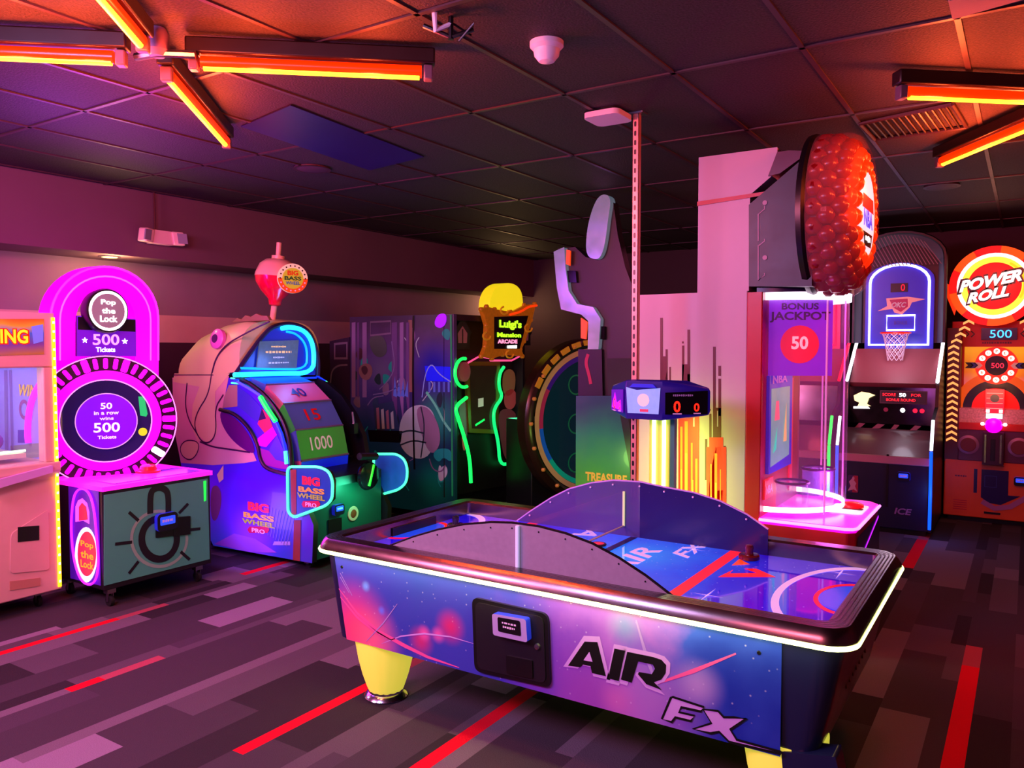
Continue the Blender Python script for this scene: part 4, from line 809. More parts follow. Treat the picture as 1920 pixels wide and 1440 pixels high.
for q in ([(735,640),(742,690),(728,715),(712,730)],[(700,740),(730,735),(752,722)],[(690,760),(700,745),(720,742)],[(752,705),(748,720),(744,735),(758,730)]): stroke(r,PYs(LY,smooth(q,2),e+.002),.012,-YR,mat('print_lavline','#7a78b0',.5))
for k in range(4): r.poly(PYs(LY,((738+7*k,742),(741+8*k,705+3*k),(745+7*k,745)),e+.002),LBL)
r.poly(PYs(LY,((700,760),(738,752),(750,805),(706,805)),e+.001),mat('print_slate','#2c4870',.5))
for k in range(4): r.poly(PYs(LY,((706+9*k,765+3*k),(711+9*k,764+2*k),(713+9*k,804),(708+9*k,804)),e+.002),CRM if k%2 else mat('print_pinkgrey','#9a7a90',.5))
r.poly(PYs(LY,((690,806),(755,808),(752,830),(694,828)),e+.002),BLACK)
r.poly(PYs(LY,smooth([(750,790),(765,765),(790,757),(812,768),(820,800),(810,850),(790,862),(765,855),(748,830)],2,True),e+.002),CRM)
for q in ([(750,812),(770,806),(795,812)],[(750,835),(775,825),(800,830)],[(790,762),(798,800),(790,858)]): stroke(r,PYs(LY,smooth(q,2),e+.004),.016,-YR,mat('print_deepteal','#1c3a44',.5))
r.poly(PYs(LY,smooth([(778,765),(800,760),(822,790),(828,830),(812,855),(795,830)],2,True),e+.003),mat('print_rosegrey','#8a8098',.5))
r.poly(PYs(LY,smooth([(812,855),(818,842),(838,840),(848,846),(848,868),(832,856),(824,868)],2,True),e+.004),TEALP); stroke(r,PYs(LY,smooth([(806,860),(812,880),(828,886),(836,872)],2),e+.004),.014,-YR,GRY)
stroke(r,PYs(LY,smooth([(800,735),(818,760),(832,790),(846,808)],2),e+.003),.028,-YR,mat('print_mint','#60c0a0',.5,0,'#40b090',.2)); stroke(r,PYs(LY,smooth([(792,745),(798,700),(810,680),(822,700),(846,716)],2),e+.003),.012,-YR,mat('print_iceblue','#88a8e0',.4,0,'#5070d0',.2))
r.poly(PYs(LY,((797,686),(848,688),(848,716),(800,714)),e+.002),mat('print_ultramarine','#1018e0',.4,0,'#0c14f0',.5))
for k in range(5): r.poly(PYs(LY,((804+9*k,716),(808+9*k,716),(808+9*k,735),(804+9*k,735)),e+.002),LBL)
r.poly(PYs(LY,smooth([(816,600),(824,588),(838,588),(838,606),(828,616),(816,612)],2,True),e+.003),neon('purple_spot_print','#9a08e8',.8))
stroke(r,PYs(LY,((776,592),(775,700),(776,800),(778,880)),e+.004),.022,-YR,BLACK)
rg=random.Random(4)
for k in range(26):
    cx=rg.uniform(664,842); cy=rg.uniform(615,905)
    if 775<cx<800 or (796<cx<850 and 684<cy<738): continue
    m_=rg.choice([CU2,GRY,TEALP,M['print_slate'],M['print_deepteal'],M['print_wine'],CU]) if cy<780 else rg.choice([TEALP,M['print_deepteal'],M['print_slate'],CRM])
    pts=[(cx+rg.uniform(7,13)*math.cos(a*1.05)*(.5+.5*rg.random()),cy+rg.uniform(12,24)*math.sin(a*1.05)*(.5+.5*rg.random())) for a in range(6)]
    r.poly(PYs(LY,smooth([(min(max(x,660),845),min(y,920)) for x,y in pts],2,True),.0015+.00006*k),m_)
for k in range(14):
    cx=rg.uniform(670,840); cy=rg.uniform(620,900); q=[(cx,cy),(cx+rg.uniform(-14,14),cy+rg.uniform(8,20)),(cx+rg.uniform(-16,16),cy+rg.uniform(20,40))]
    stroke(r,PYs(LY,smooth([(min(max(x,660),845),min(y,920)) for x,y in q],2),.0034),.010,-YR,rg.choice([CRM,M['print_lavline'],TEALP]))
r.build('side_print',t)
stroke_=MB(); stroke(stroke_,PYs(LY,((846,590),(848,760),(849,930)),.008),.02,-YR,mat('edge_green','#207a50',.4,0,'#108048',.3)); stroke_.build('edge_trim',t)
# rear hood with picture frames behind the wheel game
r=MB(); q=PYs(LY-.02,((618,640),(655,632),(655,765),(620,760))); r.prism(q,(0,.25,0),mat('rear_hood_purple','#2a1440',.5)); r.build('rear_hood',t)
r=MB(); stroke(r,PYs(LY-.02,((628,645),(651,643),(651,672),(628,672)),.004),.03,-YR,GRY,True); stroke(r,PYs(LY-.02,smooth([(620,720),(622,695),(634,685),(652,684)],2),.004),.02,-YR,GRY); r.build('hood_print',t)
# front
MB().box(-6.1,LX-.2,LY+.08,LY2-.08,0,.09,BLACK).build('plinth',t)
MB().box(-5.0,LX-.15,LY+.05,LY2-.05,.08,.75,BLACK).build('front_base',t)
f=MB(); f.poly(PXs(LX,((850,592),(1000,592),(1000,905),(850,935)),-.12),mat('front_dark','#14080c',.5)); f.build('front_board',t)
f=MB(); HW=mat('house_rose','#a05868',.5,0,'#a04858',.15); HB=mat('house_dark','#182428',.5)  # dark house shapes and window bars of the print
for cx,s_ in ((882,1.0),(998,.75)):
    f.poly(PXs(LX,[(cx+a*s_,625+b*s_) for a,b in ((-18,-2),(0,-30),(18,-2),(14,5),(14,30),(-14,30),(-14,5))],-.10),HB); f.poly(PXs(LX,[(cx+a*s_,625+b*s_) for a,b in ((-8,18),(-9,0),(0,-14),(9,0),(8,18))],-.098),HW); f.poly(PXs(LX,[(cx+a*s_,625+b*s_) for a,b in ((-1,18),(-1,-8),(1,-8),(1,18))],-.096),HB)
f.build('house_print',t)
FRM=mat('bronze_frame','#8a6420',.4,.4); f=MB(); f.prism(PXs(LX,((884,678),(948,678),(944,814),(890,812)),-.10),(.03,0,0),FRM); f.build('screen_frame',t,.006)
f=MB(); f.poly(PXs(LX,((890,686),(941,686),(937,806),(895,804)),-.066),mat('game_screen','#2a1c14',.15,0,'#2c1c14',.35,noise=.5,nscale=9)); f.poly(PXs(LX,((906,748),(916,746),(916,762),(906,764)),-.064),mat('screen_pale','#c0a8a0',.4,0,'#b0a098',.5)); stroke(f,PXs(LX,((901,798),(918,787)),-.064),.02,XR,GRN); f.build('screen',t)
f=MB(); f.lathe(onX(867,697,LX-.09),(1,0,0),[(.10,0),(.10,.03),(.07,.04)],mat('drum_rose','#a04858',.4,0,'#a03848',.2),28); f.build('round_lamp_plate',t)
f=MB(); arcp=[(867+17*math.cos(math.radians(a)),699-27*math.sin(math.radians(a))) for a in range(80,300,15)]; f.tube(PXs(LX,arcp,.02),.016,GRN,8); f.tube(PXs(LX,smooth([(872,745),(850,762),(856,785),(868,820),(878,860),(880,905)],2),.02),.018,GRN,8)
f.tube(PXs(LX,smooth([(952,688),(944,700),(942,725),(950,745),(934,765),(932,790),(942,830),(944,872),(965,870)],2),-.05),.018,neon('green_neon_b','#10d868',1.6),8); f.tube(PXs(LX,((884,680),(905,668),(925,672)),-.04),.01,neon('pink_neon','#ff5090',1.0),8).tube(PXs(LX,((925,676),(965,676),(980,668)),-.04),.01,M['pink_neon'],8); f.build('front_neon',t)
f=MB(); 
for q,m_ in (([(955,700),(968,690),(980,700),(978,735),(965,745),(955,735)],mat('figure_tan','#b07858',.5,0,'#a06040',.12)),([(958,735),(975,728),(984,745),(975,770),(958,765)],mat('figure_rose','#d05860',.5,0,'#c04048',.15)),([(945,770),(975,765),(990,800),(995,880),(960,868),(950,820)],mat('figure_maroon','#8a4050',.5,0,'#803040',.10)),([(872,755),(888,750),(892,790),(888,830),(878,800)],mat('figure_grey','#8a6070',.5,0,'#705060',.1)),([(878,815),(886,812),(888,840),(882,850)],M['figure_rose'])): MB().poly(PXs(LX,smooth(q,2,True),-.09),m_).build('front_print',t)
# topper sign
SGX=LX+.06
f=MB(); fo=[(905,580),(915,575),(930,580),(960,585),(985,572),(1005,570),(998,600),(985,640),(978,655),(982,668),(945,665),(925,672),(905,668),(912,650),(914,610)]
f.prism(PXs(SGX,fo),(-.05,0,0),mat('gold_sign_frame','#a86010',.4,.2,'#b05808',.35,noise=.5,nscale=30)); f.build('sign_frame',t,.006)
for q_ in fo: MB().ball(onX(q_[0],q_[1],SGX)-XR*.02,.028,M['gold_sign_frame'],10).build('frame_ornament',t)
for q_ in ((945,582),(955,664),(912,630),(990,615)): MB().tube([onX(q_[0]+7*math.cos(a/2),q_[1]+7*math.sin(a/2),SGX)+XR*.004 for a in range(10)],.010,mat('gold_scroll','#d89028',.35,.3,'#c07010',.4),6).build('frame_scroll',t)
f=MB(); f.poly(PXs(SGX,((926,594),(990,592),(974,654),(926,654)),.004),BLACK); f.build('sign_board',t)
f=MB(); LG=neon('lime_letters','#a8f020',1.6); txtX(f,"Luigi's",(935,618),(977,599),SGX,LG,bold=.05,d=.008); txtX(f,'Mansion',(931,632),(976,623),SGX,LG,bold=.05,d=.008); txtX(f,'ARCADE',(932,644),(969,636),SGX,neon('pink_letters','#ff90b8',1.5),bold=.05,d=.008); f.poly(PXs(SGX,((950,648),(968,647),(968,653),(950,653)),.008),WLED); f.build('sign_lettering',t)
f=MB(); yd=PXs(SGX-.03,smooth([(918,583),(919,560),(928,540),(945,530),(965,532),(978,545),(981,570),(980,585)],2)); f.prism(yd,(-.14,0,0),mat('yellow_moon','#e0d020',.4,0,'#f0d818',.85,noise=.75,nscale=45)); f.build('moon_topper',t,.02)
f=MB(); f.tube(PXs(SGX,smooth([(955,590),(975,585),(990,575),(1005,573)],1),.01),.012,mat('orange_swirl','#e83808',.4,0,'#f03808',1),8); f.build('swirl',t)
lamp('green_front_glow','POINT',(-4.45,6.9,1.0),4,(.05,1,.35),.08)

# ------------------------------------------------ BIG RING GAME
t=thing('ring_wheel_game','dark machine with a huge upright wheel and pale ring beyond the green neon cabinet','arcade machine',(-3.9,7.1,0))
GC=Vector((-3.62,7.05,1.04)); RN=Vector((.925,-.38,0)).normalized(); RT=Vector((.38,.925,0)).normalized(); kr=.86
c_=GC-RN*.40; MB().obox((c_.x,c_.y,.52),RT,ZR,1.2,1.04,.44,BLACK).build('cabinet',t,.01)
MB().lathe(GC+RN*-.16,RN,[(r_*kr,h_) for r_,h_ in ((.88,0),(.93,.02),(.93,.14),(.90,.17),(.86,.18),(.83,.17),(.80,.12))],mat('ring_bronze','#2c1c10',.25,.4),72,cap=False).build('outer_ring',t)
g=MB(); g.ring(GC+RN*.012,RT,ZR,.76*kr,.82*kr,mat('ring_cream','#b89868',.35,0,'#a08850',.15),n=72); g.build('pale_ring',t)
g=MB(); g.ring(GC+RN*0,RT,ZR,.0,.76*kr,mat('wheel_teal_glass','#0c2a38',.08,0,'#083038',.25,coat=1),n=72); g.build('wheel_face',t)
g=MB(); 
for a0_,a1_,m_ in ((95,150,mat('rim_indigo','#301060',.3,0,'#301070',.4)),(150,185,mat('rim_rose','#8a2040',.3,0,'#8a2040',.4)),(185,215,mat('rim_blue','#1050a0',.3,0,'#1048a0',.4)),(215,255,mat('rim_teal','#089070',.3,0,'#089070',.4))): g.ring(GC+RN*.006,RT,ZR,.70*kr,.755*kr,m_,a0_,a1_,n=14)
g.build('rim_colours',t)
g=MB()
for k in range(3): g.ring(GC+(RN*.006-RT*.2+ZR*(.35-.38*k)),RT,ZR,.085,.10,mat('wheel_green_mark','#0c5a3a',.4,0,'#0c6a3a',.3),n=24)
g.build('wheel_marks',t)
for k in range(20):
    a=2*math.pi*k/20; p_=GC+(RN*.02+RT*(.875*kr*math.cos(a))+ZR*(.875*kr*math.sin(a))); MB().ball(p_,.022,mat('ring_bulb','#a07030',.3,0,'#a06020',.35),8).build('ring_bulb',t)
for k in range(6):
    a=math.radians(95+11*k); p_=GC+(RN*.02+RT*(.885*kr*math.cos(a))+ZR*(.885*kr*math.sin(a))); u_=(RT*math.cos(a)+ZR*math.sin(a)); MB().obox(p_,u_.cross(RN),u_,.10,.05,.02,mat('ring_gold','#c08828',.35,.3,'#b07818',.3)).build('gold_mark',t)

# ------------------------------------------------ THUMB CUT-OUT GAME
t=thing('cutout_topper_game','green-sided game with a tall black cut-out topper edged in silver behind the perforated pole','arcade machine',(-2.95,6.6,0))
KY=6.2
GP=art('green_side_print','Z',.3,1.3,[(0,'#5aa020'),(.35,'#3c8a38'),(.7,'#1c6a5a'),(1,'#143c54')],es=.18)
pts=PYs(KY,((1080,742),(1156,742),(1186,905))); zb=.06
MB().prism([pts[0],pts[1],pts[2],Vector((pts[2].x+.06,KY,zb)),Vector((pts[0].x,KY,zb))],(0,.6,0),GP,DARK).build('side_body',t,.006)
MB().prism([pts[1]+Vector((.0,-.002,0)),pts[2]+Vector((0,-.002,0)),Vector((pts[2].x+.06,KY-.002,zb)),Vector((pts[2].x+.14,KY-.002,zb)),pts[2]+Vector((.07,-.002,0)),pts[1]+Vector((.07,-.002,0))],(0,.6,0),BLACK).build('front_frame',t)
g=MB(); txtY(g,'TREASURE',(1098,901),(1176,884),KY,mat('gold_letters','#d0a040',.35,.3,'#c09030',.4),bold=.04,d=.004); g.build('side_lettering',t)
CUT=mat('cutout_black','#231a22',.4)
co=[(1046,466),(1078,463),(1098,482),(1122,488),(1136,440),(1142,372),(1150,380),(1158,440),(1172,500),(1187,540),(1187,745),(1112,745),(1110,650),(1120,605),(1110,582),(1080,580),(1056,560)]
MB().prism(PYs(KY+.06,co),(0,.10,0),CUT).build('cutout_board',t,.01)
SIL=mat('silver_moulding','#d4dce8',.16,.85,'#90b0c8',.22)
s1=smooth([(1098,480),(1100,432),(1110,392),(1122,368),(1136,363),(1146,374),(1140,410),(1136,445),(1130,475),(1120,488)],2,True); MB().prism(PYs(KY,s1),(0,.10,0),SIL).build('silver_thumb',t,.015,seg=3)
s2=[(1038,472),(1058,463),(1060,500),(1066,545),(1082,570),(1112,576),(1126,598),(1122,655),(1102,655),(1103,602),(1090,590),(1052,580),(1044,540)]; MB().prism(PYs(KY,s2),(0,.10,0),SIL).build('silver_edge',t,.015,seg=3)
OL=neon('orange_light','#f04810',.8); MB().prism(PYs(KY-.004,((1062,468),(1069,470),(1068,498),(1061,495))),(0,.02,0),OL).build('orange_light',t); MB().prism(PYs(KY-.004,((1089,596),(1101,604),(1098,636),(1089,634))),(0,.02,0),OL).build('orange_light',t)
for q_ in (((1066,508),(1082,508),(1084,530),(1066,530)),((1122,612),(1136,612),(1136,636),(1122,636))): MB().prism(PYs(KY+.05,q_),(0,-.03,0),GLOSSB).build('hinge_block',t,.004)
MB().prism(PYs(KY+.02,((1084,655),(1128,655),(1130,745),(1084,745))),(0,.2,0),BLACK).build('lower_column',t,.004)
g=MB(); stroke(g,PYs(KY+.02,smooth([(1103,664),(1098,680),(1104,700),(1108,720)],2),.003),.03,-YR,mat('column_crimson','#a01838',.4,0,'#a01838',.3)); g.build('column_print',t)
MB().prism(PYs(KY+.02,((1138,672),(1183,672),(1190,742),(1140,742))),(0,.2,0),mat('speaker_box','#181014',.6)).build('speaker_box',t,.01)
lamp('green_cutout_glow','POINT',(-3.0,5.7,.75),7,(.45,1,.15),.1)

# ------------------------------------------------ BASKETBALL TOWER
t=thing('basketball_tower_game','tall white coin game tower with pink glass drum and a dome of red basketballs','arcade machine',(-1.7,5.25,0))
UY=4.80; UB=5.75; WP=mat('tower_white','#b8aab4',.4,noise=.02); CRIM=mat('tower_crimson','#b00818',.35); BK=mat('tower_black','#1c1622',.4)
x0=onY(1195,552,UY).x; x1=onY(1402,540,UY).x; x2=onY(1431,545,UY).x; zt_=2.09
MB().box(x0+.03,x2-.03,UY+.03,UB-.03,0,.07,BLACK).build('plinth',t)
MB().box(x0,x1,UY,UB,.06,zt_,WP).build('tower_body',t,.006)
MB().box(x1,x2,UY-.01,UB,.06,zt_-.01,CRIM).build('front_frame',t,.006)
st=MB(); e=.002; DR=mat('bar_darkred','#5a0c14',.4); RB=mat('bar_red','#e01408',.4,0,'#e01408',.25); OB=mat('bar_orange','#ff7a08',.4,0,'#ff7808',.35); YB=mat('bar_yellow','#ffe030',.4,0,'#ffe020',.35)
def bars(L,m,k=0):
    for a,b,c_,d_ in L: st.poly(PYs(UY,((a,d_),(b,d_),(b,c_),(a,c_)),e+.0008*k),m)
bars([(1238,1243,596,720),(1240,1251,668,720),(1248,1252,655,720),(1255,1258,688,720),(1279,1283,648,720),(1289,1294,618,720),(1279,1294,683,720),(1337,1342,650,850),(1347,1352,686,705),(1347,1352,710,780),(1337,1352,765,880),(1330,1334,776,850),(1322,1326,823,900),(1357,1361,836,900),(1279,1282,640,644),(1330,1333,767,770)],DR)
bars([(1241,1260,780,1000),(1272,1311,780,1000),(1325,1362,838,1000),(1330,1356,820,1000)],RB,1)
bars([(1276,1280,800,1000),(1284,1290,790,1000),(1296,1299,830,1000),(1304,1308,860,1000),(1245,1250,850,1000),(1332,1335,870,1000),(1340,1345,850,1000),(1350,1352,880,1000)],OB,2)
bars([(1285,1289,850,1000),(1277,1279,880,1000),(1341,1344,905,1000),(1333,1335,930,1000),(1298,1300,900,1000),(1246,1249,890,1000)],YB,3)
bars([(1300,1303,780,800),(1345,1347,770,800)],WP,3)
st.disc(onY(1251,888,UY)+Vector((0,-.006,0)),XR,ZR,.05,RB,24); st.ring(onY(1251,888,UY)+Vector((0,-.007,0)),XR,ZR,.05,.055,YB,n=24)
st.build('bar_print',t)
# upper column
c0=onY(1308,400,UY).x; c1=onY(1455,400,UY).x; c2=onY(1405,400,UY).x
MB().prism([(c0,UY+.01,zt_),(c2,UY+.01,zt_),(c2,UY+.01,2.66),(c1,UY+.01,2.78),(c1,UY+.01,2.92),(c0,UY+.01,2.92)],(0,.62,0),WP).build('upper_column',t,.006)
MB().prism(PYs(UY,((1307,378),(1440,358),(1432,366),(1307,386)),-.006),(0,-.004,0),CRIM).build('crimson_band',t)
MB().prism(PYs(UY-.004,((1404,537),(1404,384),(1522,283),(1522,537))),(0,.62,0),BK).build('sign_arm',t,.006)
g=MB(); LN=mat('arm_line','#a08090',.4)
for q in (((1434,386),(1434,392),(1422,402),(1422,452)),((1434,448),(1434,452),(1424,460),(1422,460)),((1422,460),(1422,526),(1434,516),(1434,512))): stroke(g,PYs(UY-.004,q,.004),.006,-YR,LN)
for q in ((1434,380),(1434,483)): g.disc(onY(*q,UY-.010),XR,ZR,.014,LN,14)
g.build('arm_print',t)
MB().prism(PYs(UY-.01,((1440,330),(1457,285),(1478,282),(1520,283),(1462,325))),(0,.3,0),mat('arm_top_plum','#5a2038',.3)).build('arm_top',t)
# dome of basketballs
DC=Vector((-1.06,5.09,2.53))
MB().lathe(DC,(1,0,0),[(.40,-.06),(.485,-.05),(.49,-.02),(.475,.0)],BLACK,48).build('dome_back',t)
MB().lathe(DC,(1,0,0),[(.484,0),(.482,.08),(.475,.17),(.445,.22),(.37,.255)],glass('dome_clear','#ffa0a0',.14,.05),48,cap=False).build('dome_shell',t)
BB=mat('ball_red','#68060e',.25,0,'#a00810',.10,noise=.3,nscale=40); BBO=mat('ball_orange','#ff3a10',.3,0,'#ff3008',.7,noise=.2,nscale=40)
n=0
for ri,(rr_,cnt,xo) in enumerate(((.435,26,.035),(.425,26,.10),(.39,24,.165),(.335,20,.20),(.27,17,.215))):
    b=[]
    for k in range(cnt):
        a=2*math.pi*(k+.5*(ri%2))/cnt; c=DC+Vector((xo,rr_*math.cos(a),rr_*math.sin(a)))
        MB().ball(c,.052,BBO if ri>=4 or (ri==3 and -0.3<math.sin(a)) else BB,12).build('toy_basketball',t)
MB().lathe(DC,(1,0,0),[(.42,.0),(.42,.06),(.34,.14),(.24,.18),(.24,.235)],mat('dome_core','#50060c',.5),40).build('dome_core',t)
g=MB(); g.lathe(DC+Vector((.23,0,0)),(1,0,0),[(.25,0),(.25,.012),(.235,.018)],mat('sign_disc','#e8d8e8',.3,0,'#e8d8f0',.9),48); g.build('round_sign',t)
g=MB(); o=DC+Vector((.249,0,0)); g.poly([o+Vector((.001,a,b)) for a,b in ((-.19,.02),(.19,.02),(.17,.10),(-.17,.10))],mat('sign_redband','#e01818',.3,0,'#e01818',.9));
g.text('NBA',o+Vector((.003,0,-.03)),YR,ZR,.10,neon('sign_bluelet','#2840e0',1.0),.30,0,.05,center=True); g.poly([o+Vector((.001,a,b)) for a,b in ((-.15,-.11),(.15,-.11),(.11,-.19),(-.11,-.19))],BLACK); bars_txt(g,o+Vector((.003,0,-.145)),YR,ZR,.16,.04,WLED,4); g.build('sign_print',t)
# glass drum
GCy=Vector((-1.36,5.28,0)); GR=.42; ZB,ZT=.745,2.08
def arcp_(r,z,a0,a1,n=28): return [GCy+Vector((r*math.cos(math.radians(a0+(a1-a0)*k/n)),r*math.sin(math.radians(a0+(a1-a0)*k/n)),z)) for k in range(n+1)]
A0,A1=-88,88
MB().loft([arcp_(GR,ZB,A0,A1),arcp_(GR,ZT,A0,A1)],glass('drum_glass','#f0c0ff',.13,.04),cap=False,closed=False).build('glass_drum',t)
g=MB(); g.loft([arcp_(GR+.01,ZT-.045,A0,A1),arcp_(GR+.012,ZT+.0,A0,A1)],neon('white_ring_light','#ffe8ff',3.5),cap=False,closed=False); g.build('top_light_ring',t)
g=MB(); g.loft([arcp_(GR-.01,ZB+.012,A0,A1),arcp_(GR-.01,ZB+.045,A0,A1)],M['white_ring_light'],cap=False,closed=False); g.build('bottom_light_ring',t)
MB().prism(arcp_(GR+.02,ZT,-90,90)+[GCy+Vector((-.02,GR+.02,ZT)),GCy+Vector((-.02,-GR-.02,ZT))],(0,0,.03),mat('drum_cap','#2a1040',.3)).build('drum_cap',t)
for a in (-35,30,62): 
    p_=GCy+Vector((GR*math.cos(math.radians(a)),GR*math.sin(math.radians(a)),0)); MB().tube([p_+ZR*ZB,p_+ZR*ZT],.006,mat('drum_seam','#e0a0e0',.2,0,'#e080e0',.3),6).build('glass_seam',t)
# interior
IX=x2-.02
JR=Vector((.87,.49,0)).normalized(); JN=JR.cross(ZR); JO=Vector((IX+.02,4.93,1.58))
MB().prism([JO,JO+JR*.38,JO+JR*.38+ZR*.46,JO+ZR*.46],-JN*.02,mat('jackpot_panel','#7a20c8',.3,0,'#8a18e0',.5,noise=.25,nscale=9)).build('jackpot_panel',t)
g=MB(); g.text('BONUS',JO+JR*.185+ZR*.42+JN*.003,JR,ZR,.04,mat('jack_dark','#401060',.3),.22,0,.03,center=True); g.text('JACKPOT',JO+JR*.185+ZR*.355+JN*.003,JR,ZR,.065,M['jack_dark'],.36,0,.03,center=True)
g.disc(JO+JR*.185+ZR*.19+JN*.004,JR,ZR,.115,mat('jack_ball','#d01030',.3,0,'#e01030',.7),32); g.text('50',JO+JR*.185+ZR*.20+JN*.006,JR,ZR,.08,neon('jack_num','#ffb0c0',.8),.1,0,.03,center=True); g.build('jackpot_print',t)
g=MB(); g.prism([(IX,4.9,.98),(IX,5.45,.98),(IX,5.45,1.58),(IX,4.9,1.58)],(.04,0,0),mat('screen_bezel','#2418b0',.3,0,'#2818d0',.4)); g.build('screen_bezel',t,.008)
g=MB(); g.poly([(IX+.042,4.93,1.02),(IX+.042,5.38,1.05),(IX+.042,5.38,1.50),(IX+.042,4.93,1.50)],mat('drum_screen','#5a9890',.3,0,'#609a90',.7,noise=.4,nscale=14)); g.build('screen',t)
g=MB(); g.text('NBA',(IX+.045,4.95,1.53),YR,ZR,.05,WT,.35,0,.04); g.poly([(IX+.045,5.0,1.3),(IX+.045,5.12,1.3),(IX+.045,5.10,1.42),(IX+.045,5.03,1.42)],neon('screen_rose','#e06070',.7)); g.poly([(IX+.045,5.22,1.15),(IX+.045,5.3,1.15),(IX+.045,5.28,1.4)],neon('screen_gold','#e0b060',.7)); g.poly([(IX+.045,4.98,1.1),(IX+.045,5.05,1.12),(IX+.045,5.07,1.26)],neon('screen_mint','#20d0a0',.7)); g.build('screen_graphics',t)
MB().box(IX,IX+.03,5.45,5.52,.80,1.55,mat('red_jamb','#d01038',.3,0,'#d01038',.4)).build('red_jamb',t)
g=MB(); g.prism([(IX,4.86,.83),(IX,5.05,.83),(IX,5.05,.95),(IX,4.86,.95)],(.03,0,0),mat('label_red','#e02030',.3,0,'#e02030',.5)); g.text('NBA',(IX+.033,4.88,.86),YR,ZR,.05,WT,.14,0,.04); g.build('red_label',t)
for cx,cy,cz_ in ((-1.20,5.02,.93),(-1.10,5.26,.99)):
    b=MB(); b.lathe((cx,cy,ZB+.01),(0,0,1),[(.095,0),(.095,cz_-ZB-.01)],glass('cup_glass','#9090e8',.28,.05),28,cap=False); b.build('ball_cup',t)
    b=MB(); b.tube([(cx+.097*math.cos(2*math.pi*k/24),cy+.097*math.sin(2*math.pi*k/24),cz_) for k in range(24)],.008,mat('cup_rim','#4a2860',.3,.5),8,True); b.build('cup_rim',t)
# deck
dk=[(x2-.01,UY-.01),(-.84,UY-.01),(-.80,UY+.03),(-.80,5.62),(-.86,5.70),(x2-.01,5.70)]
MB().prism([Vector((a,b,.10)) for a,b in dk],(0,0,.60),mat('deck_base_red','#a00820',.35,noise=.4,nscale=7)).build('deck_base',t,.008)
MB().prism([Vector((a,b,.70)) for a,b in dk],(0,0,.035),mat('deck_pink','#f010d0',.25,0,'#ff08e0',.75)).build('deck_top',t,.012,seg=3)
g=MB(); g.tube([(x2,UY-.02,.725),(-.85,UY-.02,.725),(-.81,UY-.0,.725),(-.79,UY+.04,.725),(-.79,5.62,.725)],.009,neon('pink_strip','#ff80ff',2.4),8); g.build('deck_light_strip',t)
g=MB(); g.poly([(-.795,UY+.06,.12),(-.795,5.66,.12),(-.795,5.66,.67),(-.795,UY+.06,.67)],mat('deck_side_navy','#1c1058',.3,noise=.4,nscale=25)); stroke(g,[(-.793,UY+.05,.15),(-.793,UY+.3,.55),(-.793,5.6,.66)],.015,XR,M['violet_neon']); g.build('deck_side',t)
g=MB(); g.prism(pl((-.93,5.33,.736),XR,YR,rrect(.20,.30,.03)),(0,0,.006),mat('pad_white','#e8f0e8',.3,0,'#d0f0e0',.7)); g.prism(pl((-.93,5.33,.743),XR,YR,rrect(.17,.06,.01)),(0,0,.002),BLACK); g.build('control_pad',t)
MB().lathe((-.92,5.40,.744),(0,0,1),[(.07,0),(.068,.015),(.045,.025),(.005,.028)],mat('red_button_b','#ff1018',.25,0,'#ff1018',.7)).build('push_button',t)
lamp('pink_drum_glow','POINT',(-1.15,5.25,1.95),5,(1,.15,1),.1); lamp('pink_deck_glow','POINT',(-1.0,5.15,.95),5,(1,.15,1),.08)
lamp('lime_post_glow','AREA',(-1.80,4.42,.85),7,(.75,1,.12),.12,(-1.85,4.8,.75),.9); lamp('red_dome_glow','POINT',(-.65,5.09,2.5),1.2,(1,.25,.1),.1)

